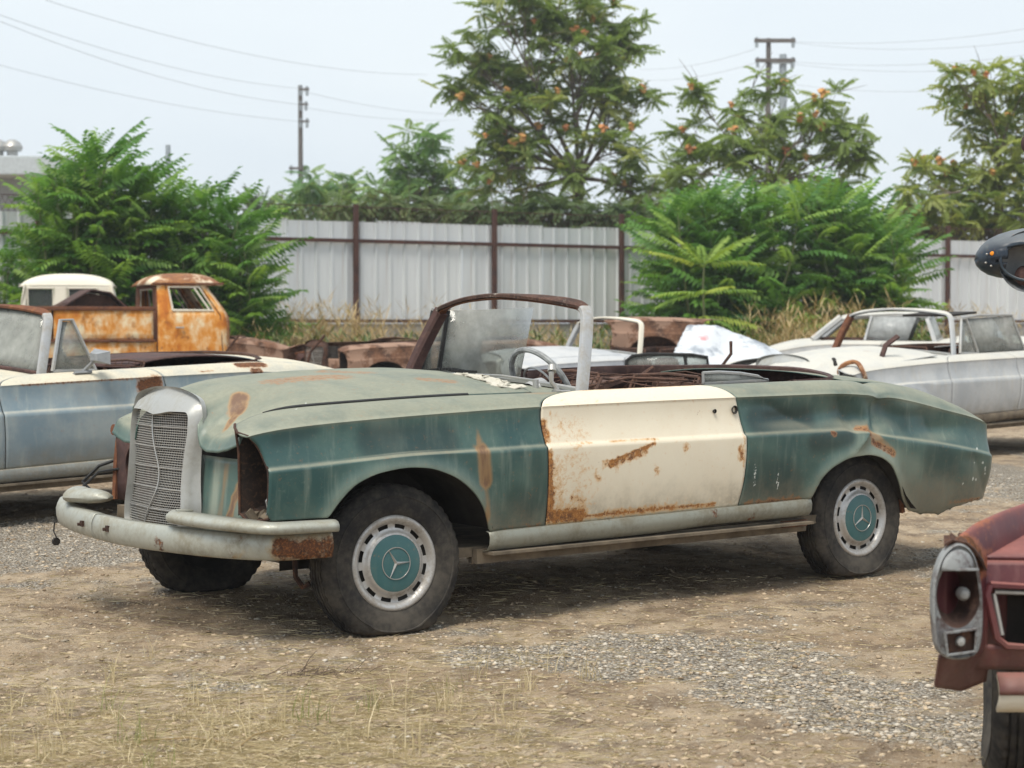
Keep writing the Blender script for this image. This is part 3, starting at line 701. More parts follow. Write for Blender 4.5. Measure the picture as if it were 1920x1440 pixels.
        def sweep(sel, wdt, dep, off):
            V = []; nS = len(sel)
            for i, p in enumerate(sel):
                t = (sel[min(i+1, nS-1)]-sel[max(0, i-1)]).normalized(); inw = (Vector((1.62, 0, 1.12))-p); inw.x = 0; inw = (inw-t*inw.dot(t)).normalized(); fw = t.cross(inw).normalized()
                if fw.x < 0: fw = -fw
                for a_, b_ in ((-.5, -.5), (-.5, .3), (-.3, .5), (.3, .5), (.5, .3), (.5, -.5)):
                    V.append(p+inw*(a_*wdt+off)+fw*(b_*dep))
            F = [(i*6+k, i*6+(k+1) % 6, (i+1)*6+(k+1) % 6, (i+1)*6+k) for i in range(nS-1) for k in range(6)]+[tuple(range(6)), tuple((nS-1)*6+k for k in range(6))]
            return V, F
        q1, q2 = int(nF*.24), int(nF*.78)
        for sel, wdt, mt, nm in ((fine[:q1+1], .030, mats.get('pillar', M['galv']), 'pillar'), (fine[q1:q2+1], .022, mats.get('header', M['browntrim']), 'header'), (fine[q2:], .06, mats.get('pillar2', M['maroon']), 'pillar')):
            b_ = MB(); b_.add(*sweep(sel, wdt, .056, 0)); b_.build(nm, mt, root, fix=True)
        b_ = MB(); b_.add(*sweep(fine, .008, .04, .015)); b_.build('screen_seal', M['black'] if not main else M['browntrim'], root, fix=True)
        b_ = MB(); b_.tube([(float(wb_x(y)), y, float(wb_z(y))+.006) for y in ys_], .013, 6); b_.build('screen_base_trim', mats.get('base', M['chrome']), root)
        if has('glass'):
            b_ = MB(); n0 = [(float(wb_x(y)), y, float(wb_z(y))) for y in np.linspace(-.64, .64, 13)]
            top = [fine[int(nF-1-(nF*.27+(nF*.46)*k/12))] for k in range(13)]
            b_.grid(np.array([[a_*(1-t)+np.array(b2)*t for t in np.linspace(0, 1, 5)] for a_, b2 in zip(np.array(n0), [list(v) for v in top])]), (1, 0, .3)); b_.build('windscreen_glass', M['glass'], root, solid=.005)
    # sill, underbody, wheel wells
    sb = MB(); pr = [(.862, .402), (.884, .398), (.892, .378), (.889, .345), (.872, .322), (.84, .312)]
    xs_ = np.linspace(.43, 2.335, 40); sag = lambda x: .018*np.sin((x-.43)/1.9*7)*np.exp(-((x-1.2)/.4)**2)*.5
    for s in (1, -1): sb.grid([[(x, s*y, z+(x-1.4)*-.013+(sag(x) if z < .37 else 0)) for y, z in pr] for x in xs_], (0, s, 0))
    sb.build('sill', mats.get('sill', M['sill']), root, solid=.004)
    ub = MB(); ub.grid([[(x, s*.80, z) for z in (.31, .25)] for x in np.linspace(.4, 2.36, 12) for s in (1,)], (0, 1, 0))
    for s in (1, -1): ub.box((1.38, s*.80, .283), (1.95, .06, .06)); ub.box((1.38, s*.86, .30), (1.9, .09, .012))
    ub.box((1.4, 0, .30), (2.3, 1.6, .04)); ub.box((-.62, 0, .36), (.7, 1.3, .10)); ub.box((.05, 0, .30), (.14, 1.2, .12)); ub.box((2.75, 0, .26), (.12, 1.15, .10)); ub.box((3.0, .38, .40), (.7, .07, .12)); ub.box((3.0, -.38, .40), (.7, .07, .12))
    ub.build('floor_pan', M['mud'], root)
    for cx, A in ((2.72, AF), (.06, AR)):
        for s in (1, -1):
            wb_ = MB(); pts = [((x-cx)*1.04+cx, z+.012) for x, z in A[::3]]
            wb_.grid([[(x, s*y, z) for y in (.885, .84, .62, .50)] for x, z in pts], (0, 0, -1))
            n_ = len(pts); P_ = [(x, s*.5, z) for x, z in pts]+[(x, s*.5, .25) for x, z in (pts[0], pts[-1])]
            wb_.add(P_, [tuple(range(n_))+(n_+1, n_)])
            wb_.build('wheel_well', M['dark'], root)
    # cabin: floor, dash, seat frames, inner sides, rear well
    cb_ = MB(); cb_.box((1.72, 0, .72), (.05, 1.36, .42)); cb_.box((.95, 0, .40), (1.6, 1.5, .03)); cb_.box((.03, 0, .66), (.04, 1.4, .5))
    for s in (1, -1):
        cb_.grid([[(x, s*y, float(zt(x))-dz) for y, dz in ((.70, .012), (.68, .06), (.69, .5))] for x in np.linspace(.0, 1.66, 24)], (0, -s, 0))
    cb_.build('cabin_liner', M['rust'], root, fix=False)
    tb = MB()                                              # rusty well rim behind the seats
    rim_ = [(.95, -.69, .985), (.6, -.69, .998), (.2, -.66, 1.005), (-.05, -.55, 1.005), (-.12, -.2, 1.012), (-.12, .2, 1.008), (-.06, .50, .985), (.1, .66, .968), (.4, .70, .962)]
    rf = pch([(i, p[0]) for i, p in enumerate(rim_)]), pch([(i, p[1]) for i, p in enumerate(rim_)]), pch([(i, p[2]) for i, p in enumerate(rim_)])
    L_ = [[(float(rf[0](i))-dx, float(rf[1](i)), float(rf[2](i))+dz) for dx, dz in ((0, -.12), (0, 0), (.03, .004), (.06, -.012), (.07, -.10))] for i in np.linspace(0, 8, 50)]
    tb.grid(L_, (0, 0, 1)); tb.build('well_rim', M['maroon'] if main else M['rust'], root, solid=.003)
    for sx, sy in ((1.05, .36), (1.05, -.36)) if has('seats') or main else ():
        sf = MB(); hgt = .985
        for dy in (-.25, .25): sf.tube([(sx+.45, sy+dy, .62), (sx, sy+dy, .60), (sx-.1, sy+dy, .80), (sx-.18, sy+dy*.9, hgt)], .008, 6)
        sf.tube([(sx-.18, sy-.22, hgt), (sx-.19, sy, hgt+.01), (sx-.18, sy+.22, hgt)], .008, 6); sf.tube([(sx-.1, sy-.25, .8), (sx-.1, sy+.25, .8)], .009, 6)
        fo = sf.build('seat_frame', M['rustwire'], root)
        sw = MB()
        for k in range(6):
            yy = sy-.2+k*.08; sw.tube([(sx-.02, yy, .64), (sx-.09, yy+.02, .78), (sx-.13, yy-.01, .88), (sx-.18, yy, hgt)], .003, 4)
        for k in range(4): sw.tube([(sx-.05-.035*k, sy-.24, .70+.085*k), (sx-.06-.035*k, sy+rnd.uniform(-.05, .05), .705+.085*k), (sx-.05-.035*k, sy+.24, .70+.085*k)], .004, 4)
        sw.build('spring', M['rustwire'], fo)
    if main:
        rk = MB()                                          # bent roof hoops and loose springs lying in the cabin
        for k in range(4):
            y0 = -.5+.3*k; x0 = .55+.05*k; rk.tube([(x0+.45, y0, .90+.03*rnd.random()), (x0+.2, y0+rnd.uniform(-.1, .1), .955+.03*rnd.random()), (x0-.1, y0+rnd.uniform(-.08, .08), .965), (x0-.3, y0, .90)], .003, 5)
        for k in range(3):
            x0 = .45+k*.3; rk.tube([(x0, -.55, .93), (x0+rnd.uniform(-.06, .06), 0, .985+.015*rnd.random()), (x0, .58, .93)], .003, 5)
        rk.tube([(1.45, .35, .93), (1.2, .45, .985), (.9, .5, .97), (.55, .55, .93)], .006, 6); rk.tube([(1.5, .55, .90), (1.4, .5, .99), (1.15, .3, .97)], .007, 6)
        rk.build('roof_hoop', M['rustwire'], root)
        bx = MB(); bx.box((.62, -.12, .965), (.16, .10, .012), (.5, .4, .2)); bx.box((.75, -.3, .93), (.3, .2, .03), (.05, .1, .5)); bx.box((.35, .1, .92), (.3, .5, .03)); bx.build('loose_plate', M['rustwire'], root)
        # quarter window lying on the body edge
        qb = MB(); q = [(.86, .60, .955), (.862, .60, 1.004), (.76, .60, 1.006), (.62, .60, .998), (.50, .60, .982), (.43, .60, .962), (.86, .60, .955)]
        qb.tube(q, .009, 6); qo = qb.build('quarter_window', M['chrome'], root)
        pb = MB(); pb.add(q[:-1], [(0, 1, 2, 3, 4, 5)]); pb.build('pane', M['glass'], qo, solid=.004)
        # steering wheel
        sr = MB(); cen = Vector((1.60, .315, .955)); ax = Vector((-.86, 0, .50)).normalized(); e1 = Vector((0, 1, 0)); e2 = ax.cross(e1)
        if e2.z < 0: e2 = -e2
        pts = [cen+(e1*math.cos(a)+e2*math.sin(a))*.188 for a in np.linspace(0, 2*math.pi, 49)]
        sr.tube(pts, .0135, 8, cap=False)
        so = sr.build('steering_wheel', M['greywheel'], root)
        sp = MB()
        for a in (R(200), R(-20)): sp.tube([cen+(e1*math.cos(a)+e2*math.sin(a))*.17, cen-ax*.03], [.011, .017], 6)
        sp.tube([cen-ax*.03, cen-ax*.28], .022, 8); sp.build('spoke', M['greywheel'], so)
        hr = MB(); hr.tube([cen+(e1*math.cos(a)+e2*math.sin(a))*.10-ax*.01 for a in np.linspace(R(-10), R(190), 24)], .005, 6, cap=False); hr.build('horn_ring', M['chrome'], so)
        for yy, zz, r_ in ((.44, .985, .06), (.15, .975, .065)):
            gb = MB(); gb.lathe([(.0005, .05), (r_*.5, .045), (r_*.85, .03), (r_, 0), (r_*1.02, -.05)], 24, 'z'); gb.build('gauge', M['galv'], root, loc=(1.69, yy-.03, zz-.05), rot=(0, R(-65), 0))
        # mirror stalk on the fender
        mb = MB(); mb.tube([(1.845, .72, .943), (1.85, .72, .965), (1.87, .715, .985), (1.868, .712, 1.03)], [.016, .011, .010, .012], 8); mb.tube([(1.865, .712, 1.03), (1.855, .70, 1.055)], [.02, .016], 10); mb.tube([(1.78, .725, .945), (1.86, .722, .946)], [.012, .02], 8, flat=.4); mb.build('mirror_stalk', M['chrome'], root)
        # far door vent window and raised side glass
        vb = MB(); vb.tube([(1.60, -.66, .96), (1.515, -.655, 1.296), (1.425, -.655, 1.30), (1.483, -.66, .96)], .0135, 6); vo = vb.build('vent_window', M['black'], root)
        b_ = MB(); b_.tube([(1.53, -.64, 1.306), (1.42, -.64, 1.312)], .008, 6); b_.build('vent_trim', M['chrome'], vo)
        gb = MB(); gb.add([(1.60, -.66, .96), (1.515, -.655, 1.296), (1.425, -.655, 1.30), (1.483, -.66, .96)], [(0, 1, 2, 3)]); gb.build('pane', M['glass'], vo, solid=.004)
        gb = MB(); gb.add([(1.478, -.67, .93), (1.42, -.66, 1.30), (.875, -.655, 1.318), (.96, -.67, .93)], [(0, 1, 2, 3)]); gb.build('side_window', M['glass'], root, solid=.004)
    if has('vent'):
        for s in (1,):
            vb = MB(); vb.tube([(1.60, s*.70, .955), (1.51, s*.655, 1.27), (1.43, s*.655, 1.27), (1.30, s*.70, .955), (1.60, s*.70, .955)], .014, 6); vo = vb.build('vent_window', M['chrome'], root)
            gb = MB(); gb.add([(1.59, s*.695, .96), (1.51, s*.65, 1.26), (1.43, s*.65, 1.26), (1.31, s*.695, .96)], [(0, 1, 2, 3)]); gb.build('pane', M['glass'], vo, solid=.004)
    if has('roof'):
        P = np.zeros((20, 31, 3)); hv = np.linspace(-1, 1, 31)
        for i, x in enumerate(np.linspace(1.60, .30, 20)): P[i] = np.stack([x+.0*hv, hv*.57, 1.385-.06*np.abs(hv)**4-.05*((x-1.1)/.8)**2], 1)
        panel('roof', P, (0, 0, 1), mats.get('roof', body), root, .03)
        for s in (1, -1):
            gb = MB(); gb.add([(1.27, s*.70, .955), (1.40, s*.625, 1.30), (.75, s*.60, 1.31), (.66, s*.70, .965)], [(0, 1, 2, 3)]); gb.build('side_window', M['glass2'], root, solid=.004)
            rb = MB(); rb.tube([(.66, s*.71, .96), (.75, s*.62, 1.315)], .02, 6); rb.build('pillar', body, root); rb = MB(); rb.tube([(.30, s*.57, 1.30), (-.1, s*.68, .97)], .05, 6); rb.build('pillar', body, root)
            rb = MB(); rb.tube([(1.56, s*.60, 1.32), (1.1, s*.61, 1.345), (.4, s*.58, 1.31)], .014, 6); rb.build('roof_rail', M['chrome'], root)
    if has('sideglass'):
        gb = MB(); gb.add([(1.29, .70, .955), (1.42, .645, 1.27), (.60, .63, 1.29), (.48, .70, .96)], [(0, 1, 2, 3)]); gb.build('side_window', M['glass'], root, solid=.004)
        rb = MB(); rb.tube([(1.51, .655, 1.275), (1.2, .645, 1.30), (.60, .63, 1.30), (.48, .70, .96)], .013, 6); rb.build('window_rail', M['chrome'], root)
        rb = MB(); rb.box((1.32, .30, 1.315), (.40, .55, .02), (0, .06, 0)); rb.build('header_lining', M['dark'], root)
    # wheels
    if has('wheels') or main:
        for x, y, st, sp_, cm in ((0, .735, 0, 0, R(1.2)), (2.75, .745, R(-4.5), R(32), R(2.0)), (0, -.735, 0, .5, 0), (2.75, -.745, R(-4.5), .3, 0)):
            add_wheel(root, x, y, st, sp_, main, cm)
    # front
    if not has('nofront'):
        front(root, main, mats, res)
    return root

def front(root, main, mats, res):
    body = mats['body']
    # grille opening contour (half), y >= 0, bottom to top
    inner = [(0, .405), (.12, .402), (.20, .405), (.236, .43), (.245, .50), (.235, .60), (.238, .70), (.248, .80), (.246, .855), (.222, .880), (.12, .878), (.05, .868), (0, .862)]
    outer = [(0, .390), (.12, .388), (.21, .390), (.256, .42), (.268, .50), (.260, .60), (.264, .70), (.278, .80), (.276, .87), (.250, .922), (.16, .950), (.07, .962), (0, .964)]
    back = [(0, .388), (.12, .386), (.22, .388), (.272, .42), (.288, .50), (.284, .60), (.290, .70), (.304, .80), (.302, .88), (.272, .936), (.17, .966), (.08, .977), (0, .979)]
    def closed(h): return h+[(-y, z) for y, z in h[::-1][1:-1]]
    def dens(h):
        k = len(h); fy = pch([(i, p[0]) for i, p in enumerate(h)]); fz = pch([(i, p[1]) for i, p in enumerate(h)])
        return [(float(fy(t)), float(fz(t))) for t in np.linspace(0, k-1, 49)]
    I, O, B = closed(dens(inner)), closed(dens(outer)), closed(dens(back)); n_ = len(I)
    xf = lambda y, z: 3.405-.03*abs(y)/.25-.03*(z-.65)/.3
    P = np.zeros((n_, 7, 3))
    for i in range(n_):
        (iy, iz), (oy, oz), (by, bz) = I[i], O[i], B[i]
        P[i, 0] = (xf(iy, iz)-.03, iy, iz); P[i, 1] = (xf(iy, iz)-.004, iy, iz)
        P[i, 2] = (xf(iy, iz)+.006, iy*.96+oy*.04, iz*.96+oz*.04)
        top = max(0, (oz-.85))*.5
        P[i, 3] = (xf(oy, oz)-.004-top*.3, iy*.25+oy*.75, iz*.25+oz*.75)
        P[i, 4] = (xf(oy, oz)-.022-top*.5, oy, oz); P[i, 5] = (xf(oy, oz)-.05, (oy+by)/2, (oz+bz)/2); P[i, 6] = (3.325, by, bz)
    b_ = MB(); b_.grid(P, None, closeu=True)
    sh = b_.build('grille_shell', mats.get('shell', M['shell']), root, fix=True, sharp=60)
    # grille of fine bars
    def gy(z): return .035*math.sin((z-.43)*11)*sst(z, .40, .55)*1.0-.03*(1-float(sst(z, .40, .58)))
    def hwid(z):
        return float(np.interp(z, [.405, .43, .5, .6, .7, .8, .855, .878], [.20, .236, .245, .235, .238, .248, .246, .222]))-.002
    def gx_(y, z): return 3.388-.035*abs(y-gy(z))/.24-.03*(z-.65)/.3+.016*math.exp(-((y-.12)/.09)**2-((z-.50)/.07)**2)-.018*math.exp(-((y-.02)/.12)**2-((z-.62)/.1)**2)
    gm_ = MB(); zz = np.arange(.410, .874, .0098)
    for z in zz:
        h = hwid(z); ys_ = np.linspace(-h, h, 17 if main else 5)
        gm_.tube([(gx_(y, z), y, z) for y in ys_], .0015, 4, cap=False, flat=1.2)
    if main:
        for k in range(-20, 21):
            pts = []
            for z in np.linspace(.408, .872, 22):
                y = gy(z)+k*.0125
                if abs(y) < hwid(z): pts.append((gx_(y, z)-.003, y, z))
            if len(pts) > 2: gm_.tube(pts, .0011, 4, cap=False)
    go = gm_.build('grille_mesh', M['grille'], sh, smooth=False); go['kind'] = 'stuff'
    for z in (.482, .565, .648, .732, .815):
        h = hwid(z); bb = MB(); bb.tube([(gx_(y, z)+.003, y, z) for y in np.linspace(-h, h, 13)], .0032, 6); bb.build('grille_bar', M['chrome'], sh)
    bb = MB(); bb.tube([(gx_(gy(z), z)+.005, gy(z), z) for z in np.linspace(.404, .868, 24)], .0034, 6); bb.build('centre_bar', M['chrome'], sh)
    bb = MB(); bb.box((3.16, 0, .62), (.06, .62, .52)); bb.build('radiator', M['dark'], root)
    # front panel beside the grille, with its dark slot
    P = np.array([[(3.322-.012*t-.012*((y-.45)/.2)**2+.012*(1-t)**2, y, .44+t*.27) for t in np.linspace(0, 1, 12)] for y in np.linspace(.25, .635, 16)])
    q = P.reshape(-1, 3)
    at_ = {'stain': capsules(q, [((3.32, .62, .70), (3.32, .56, .60), .022, .7), ((3.32, .56, .60), (3.32, .50, .44), .026, .95), ((3.32, .47, .68), (3.32, .44, .46), .03, .4)]) if main else q[:, 0]*0, 'pale': capsules(q, [((3.32, .40, .70), (3.32, .38, .45), .05, .9), ((3.32, .58, .6), (3.32, .57, .46), .03, .5)])}
    panel('front_panel', P, (1, 0, 0), body, root, .005, at_)
    bb = MB(); bb.box((3.25, .45, .730), (.05, .34, .10)); bb.box((3.10, 0, .47), (.10, 1.2, .10)); bb.box((3.14, 0, .55), (.03, 1.25, .35)); bb.build('inner_panel', M['dark'], root)
    # near headlight opening: empty rusty bucket
    oc = []
    for v in (.02, .2, .36, .48, .55, .63, .71, .79, .87, .95, 1.0):
        x_, y_, z_ = side_rows(np.array(fend_f(v)-.003), v, False); oc.append((float(x_), float(y_)-.009, float(z_)))
    oc += [(3.350, .634, .74), (3.35, .636, .637), (3.352, .642, .51), (3.345, .70, .478)]
    bb = MB(); rings = []
    for s_, dx in ((1.0, 0), (.96, -.02), (.88, -.07), (.76, -.13), (.60, -.16), (.3, -.165)):
        c_ = Vector((3.38, .745, .66)); rings.append([(x+dx+(3.33-x)*min(1, -dx*5)*.7, c_.y+(y-c_.y)*s_, c_.z+(z-c_.z)*s_) for x, y, z in oc])
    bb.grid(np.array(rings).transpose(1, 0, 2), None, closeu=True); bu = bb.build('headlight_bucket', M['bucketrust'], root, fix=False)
    lp = MB(); lp.tube(oc+[oc[0]], .0055, 6, cap=False); lp.build('bucket_lip', M['rust'] if main else body, bu)
    wr = MB(); wr.tube([(3.33, .835, .60), (3.345, .83, .57), (3.33, .82, .53), (3.335, .79, .50)], .0035, 5); wr.tube([(3.27, .76, .53), (3.30, .75, .49)], .012, 6); wr.tube([(3.27, .80, .50), (3.32, .78, .49), (3.30, .72, .485)], .009, 5); wr.build('loose_wire', M['galv'], bu)
    for k in range(9 if main else 0):
        db_ = MB(); db_.box((3.30+rnd.uniform(-.03, .035), .74+rnd.uniform(-.07, .07), .497+.012*rnd.random()), (.02+.03*rnd.random(), .015+.03*rnd.random(), .012), (rnd.random(), rnd.random(), rnd.random()*3)); db_.build('debris', M['mud'], bu, smooth=False)
    # inner brow skin between hood and bucket
    P = np.array([[(3.30+(x-3.30)*t, y-.010, z+(.0 if t == 1 else (1-t)*.02)) for t in np.linspace(0, 1, 6)] for j, (x, y, z) in enumerate([(3.352, .640, .50), (3.35, .637, .637), (3.350, .637, .74), (3.352, .637, .80)])])
    panel('brow_panel', P, (.3, -1, .3), body, root, .005)
    # far side: bare rusty lamp plate with a round hole
    pl = MB(); n_ = 28; cy, cz, r_ = -.46, .615, .098
    rect = []
    for i in range(n_):
        a = 2*math.pi*i/n_; c_, s_ = math.cos(a), math.sin(a); k = 1/max(abs(c_)/.19, abs(s_)/.155); rect.append((3.24, cy+c_*k, cz+s_*k))
    hole = [(3.24, cy+math.cos(2*math.pi*i/n_)*r_, cz+math.sin(2*math.pi*i/n_)*r_) for i in range(n_)]
    hole2 = [(3.14, y, z) for _, y, z in hole]
    pl.grid(np.array([rect, hole, hole2]).transpose(1, 0, 2), None, closeu=True)
    po = pl.build('lamp_plate', M['maroon'], root, solid=.004)
    pf = MB(); pf.tube([(3.245, -.652, .46), (3.235, -.655, .62), (3.22, -.65, .77), (3.22, -.55, .785), (3.22, -.3, .79)], .016, 6); pf.tube([(3.22, -.66, .765), (3.25, -.66, .768)], .024, 10); pf.build('plate_flange', M['browntrim'], po)
    # bumper: lower blade in two lengths, upper blade, far pad
    def blade(pts, prof, name, mat, attrs_fn=None):
        fx = pch([(i, p[0]) for i, p in enumerate(pts)]); fy = pch([(i, p[1]) for i, p in enumerate(pts)]); fz = pch([(i, p[2]) for i, p in enumerate(pts)])
        ts = np.linspace(0, len(pts)-1, 60 if main else 24); P = []
        for t in ts:
            p = Vector((float(fx(t)), float(fy(t)), float(fz(t)))); p2 = Vector((float(fx(min(t+.01, len(pts)-1))), float(fy(min(t+.01, len(pts)-1))), 0)); p1 = Vector((float(fx(max(t-.01, 0))), float(fy(max(t-.01, 0))), 0))
            d = (p2-p1).normalized(); o_ = Vector((d.y, -d.x, 0))
            if o_.x*.8+o_.y*(.6 if p.y > 0 else -.6) < 0: o_ = -o_
            P.append([tuple(p+o_*a_+Vector((0, 0, h_))) for a_, h_ in prof])
        P = np.array(P); q = P.reshape(-1, 3)
        return panel(name, P, (1, 0, 0), mat, root, .004, {'rust': attrs_fn(q)} if attrs_fn else None, sharp=50)
    lowp = [(-.05, .050), (-.012, .052), (-.004, .049), (.006, .030), (.012, .010), (.011, -.016), (.004, -.042), (-.004, -.050), (-.03, -.053)]
    mb_ = mats.get('bumper', M['bumper'])
    rfn = lambda q: capsules(q, [((3.07, .9, .385), (3.30, .87, .39), .075, .75), ((3.34, .8, .40), (3.42, .7, .35), .02, .55), ((3.5, .2, .345), (3.45, .6, .34), .012, .5), ((3.53, -.3, .40), (3.535, -.3, .395), .016, .7), ((3.52, -.05, .36), (3.52, -.05, .37), .012, .6)])
    blade([(3.55, -.215, .395), (3.553, 0, .393), (3.535, .2, .392), (3.48, .48, .392), (3.395, .73, .393), (3.27, .875, .395), (3.10, .905, .397)], lowp, 'bumper', mb_, rfn)
    blade([(3.38, -.85, .425), (3.46, -.76, .422), (3.525, -.58, .413), (3.545, -.38, .402), (3.55, -.222, .397)], lowp, 'bumper', mb_, rfn)
    for y in (-.30, -.06):
        hb = MB(); hb.box((3.566, y, .403), (.010, .022, .024)); hb.tube([(3.562, y-.01, .40), (3.58, y-.012, .40)], .007, 8); hb.build('bumper_bolt', M['rust'], root)
    upp = [(-.075, .024), (-.012, .027), (.012, .022), (.024, .011), (.026, .002), (.023, -.010), (.016, -.017), (-.05, -.017)]
    blade([(3.47, .335, .482), (3.50, .385, .478), (3.475, .54, .474), (3.425, .74, .470), (3.335, .882, .466), (3.09, .922, .464)], upp, 'upper_blade', mb_)
    pd = MB()
    for k in range(1):
        rings = []
        for t in np.linspace(-1, 1, 17):
            s_ = math.sqrt(max(0, 1-abs(t)**3.2)); y = -.50+t*.205+.0; x = 3.50-.05*abs(t)-.06*max(0, -t)
            rings.append([(x+.062*s_*math.cos(a)*(1 if math.cos(a) > 0 else 1.2), y, .497+.032*s_*math.sin(a)*(1.25 if math.sin(a) > 0 else .8)+.004*t) for a in np.linspace(0, 2*math.pi, 17)[:-1]])
        pd.grid(np.array(rings).transpose(1, 0, 2), None, closeu=True)
    pd.build('bumper_pad', mb_, root, fix=True)
    if main:
        hk = MB(); hk.tube([(3.10, .62, .36), (3.09, .62, .24), (3.07, .64, .20), (3.05, .66, .215)], .012, 6); hk.build('tow_hook', M['rust'], root)
        wz = MB(); wz.tube([(3.50, -.72, .37), (3.505, -.72, .33), (3.50, -.70, .30)], 0.0035, 5); wz.tube([(3.50, -.715, .285), (3.50, -.70, .285)], .018, 8); wz.build('hanging_plug', M['dark'], root)
        br = MB(); br.tube([(3.30, -.74, .48), (3.33, -.80, .53), (3.26, -.78, .60), (3.20, -.72, .63)], .008, 6); br.tube([(3.40, -.76, .47), (3.30, -.70, .58), (3.22, -.60, .60)], .006, 5); br.build('loose_bracket', M['black'], root)
        for c_, d_, r_ in (((-1.03, .70, .36), (.07, .06, .06), None), ((-.28, .80, .40), (.02, .05, .22), (0, .25, 0)), ((.50, .80, .295), (.16, .10, .03), None)):
            th = MB(); th.box(c_, d_, r_); th.build('rusty_bracket', M['browntrim'], root)

n = NM('pale_flake'); M['paleflake'] = n.fin(n.mix(n.noise(40, 3), (.42, .39, .31), (.6, .57, .5)), .9, 0, .2)

# ------------------------------------------------------------------ main car
build_car('convertible_car', 'derelict teal green convertible with cream door and teal hubcaps in the middle of the yard', CAR_LOC, (0, 0, CAR_YAW),
          dict(body=M['teal'], door=M['cream'], header=M['headrust']), res=.0125, opt=('main', 'dent'), group='scrapped two-door cars of the yard')

# ------------------------------------------------------------------ other cars of the same family
def place(local, world, yaw, pitch=0, roll=0):
    Rm = Euler((roll, pitch, yaw)).to_matrix(); return Vector(world)-Rm @ Vector(local)

yaw = R(223.5); pit = R(1.3)
lc = build_car('convertible_car', 'pale blue-grey convertible with peeling cream top edges left behind the green car', place((2.03, .90, .40), at(14, 873, 10.9), yaw, pit), (0, pit, yaw),
               dict(body=M['bluegrey'], caps=[((1.06, .88, .84), (.97, .88, .86), .075, .95), ((1.02, .88, .78), (1.01, .88, .77), .03, .7), ((.28, .80, .945), (.10, .80, .945), .06, .95), ((.22, .86, .905), (.15, .86, .90), .03, .8), ((1.9, .9, .738), (1.2, .9, .739), .008, .5), ((.62, .85, .92), (.52, .85, .925), .012, .7), ((1.9, .87, .888), (1.0, .87, .895), .010, .55), ((2.0, .89, .40), (.95, .89, .41), .012, .45)], darks=[((1.5, .9, .8), (1.2, .9, .8), .1, .3), ((1.8, .9, .45), (1.3, .9, .45), .12, .35)], pillar=M['galv'], header=M['browntrim'], pillar2=M['maroon'], sill=M['bluegrey'], base=M['maroon']), res=.02, opt=('vent', 'wheels', 'seats', 'glass'), group='scrapped two-door cars of the yard')
mb = MB()
mb.add([(1.36, .80, 1.00), (1.36, .98, .995), (1.36, .98, 1.075), (1.36, .80, 1.09), (1.43, .86, 1.02), (1.43, .94, 1.02), (1.43, .94, 1.06), (1.43, .86, 1.065)], [(0, 1, 2, 3), (7, 6, 5, 4), (0, 4, 5, 1), (1, 5, 6, 2), (2, 6, 7, 3), (3, 7, 4, 0)])
mo = mb.build('side_mirror', M['greyplastic'], lc, smooth=False)
mb = MB(); mb.tube([(1.40, .86, 1.02), (1.42, .80, .97), (1.43, .78, .945)], [.016, .02, .026], 6, flat=.6); mb.box((1.45, .79, .938), (.12, .05, .014), (.5, 0, 0)); mb.build('mirror_arm', M['greyplastic'], mo, smooth=False)
bb = MB(); xs_ = np.linspace(-.1, .9, 16)                        # dark soft-top cover folded behind the seats
bb.grid([[(x, y, .95+.07*math.sin(math.pi*min(1, (x+.1)/1.0))**.6*(1-(y/.72)**4)) for y in np.linspace(-.68, .45, 13)] for x in xs_], (0, 0, 1)); bb.build('top_cover', M['maroon'], lc, solid=.01)
for pts in ([(.86, .83, .87), (.70, .84, .80), (.66, .86, .80), (.70, .85, .85), (.64, .83, .885), (.72, .83, .89)],):
    pass
yaw = R(224)
sc_ = build_car('convertible_car', 'off-white open car at right with its loose hood raised over the dark engine bay', place((2.04, .885, .735), at(1783, 706, 16.4), yaw, R(.6)), (0, R(.6), yaw),
                dict(body=M['silver'], pillar=M['silver'], header=M['silver'], pillar2=M['browntrim'], sill=M['mud'], hood=M['silver'], roof=M['silver']), res=.025, opt=('vent', 'sideglass', 'lifted', 'seats', 'wheels'), group='scrapped two-door cars of the yard')
eb = MB()
for k in range(9): eb.box((2.2+.12*k, rnd.uniform(-.4, .5), .72+.1*rnd.random()), (.16, .2, .16), (rnd.random(), rnd.random(), rnd.random()), .02)
eb.box((2.65, .15, .70), (.8, .4, .22), None, .03); eb.build('engine', M['dark'], sc_)
bb = MB(); bb.tube([(2.75, .62, .90), (2.72, .66, 1.05), (2.62, .72, 1.13)], .03, 4, flat=.5); bb.build('hood_hinge', M['maroon'], sc_)
hb = MB(); hb.tube([(3.30+.02*math.sin(a*3), .72+.13*math.cos(a), .80+.12*math.sin(a)) for a in np.linspace(0, 6.283, 25)], .02, 6); hb.build('headlight_ring', M['orangewhite'], sc_)
yaw = R(217)
build_car('convertible_car', 'chalky white open car with bare windscreen frame seen behind the steering wheel', place((1.535, .53, 1.312), at(1200, 604, 21), yaw), (0, 0, yaw),
          dict(body=M['white'], pillar=M['whiteroof'], header=M['whiteroof'], pillar2=M['galv'], sill=M['mud']), res=.03, opt=('seats', 'wheels'), group='scrapped two-door cars of the yard')
yaw = R(219)
build_car('rusted_car', 'brown rusted car body without windscreen in dry weeds right of the orange pickup', place((2.75, .9, .67), at(722, 652, 26), yaw), (0, 0, yaw),
          dict(body=M['rustbody'], sill=M['rust'], bumper=M['rust'], shell=M['rust']), res=.035, opt=('noscreen', 'nohood', 'wheels'), group='rusted bodies in the weeds')
yaw = R(200)
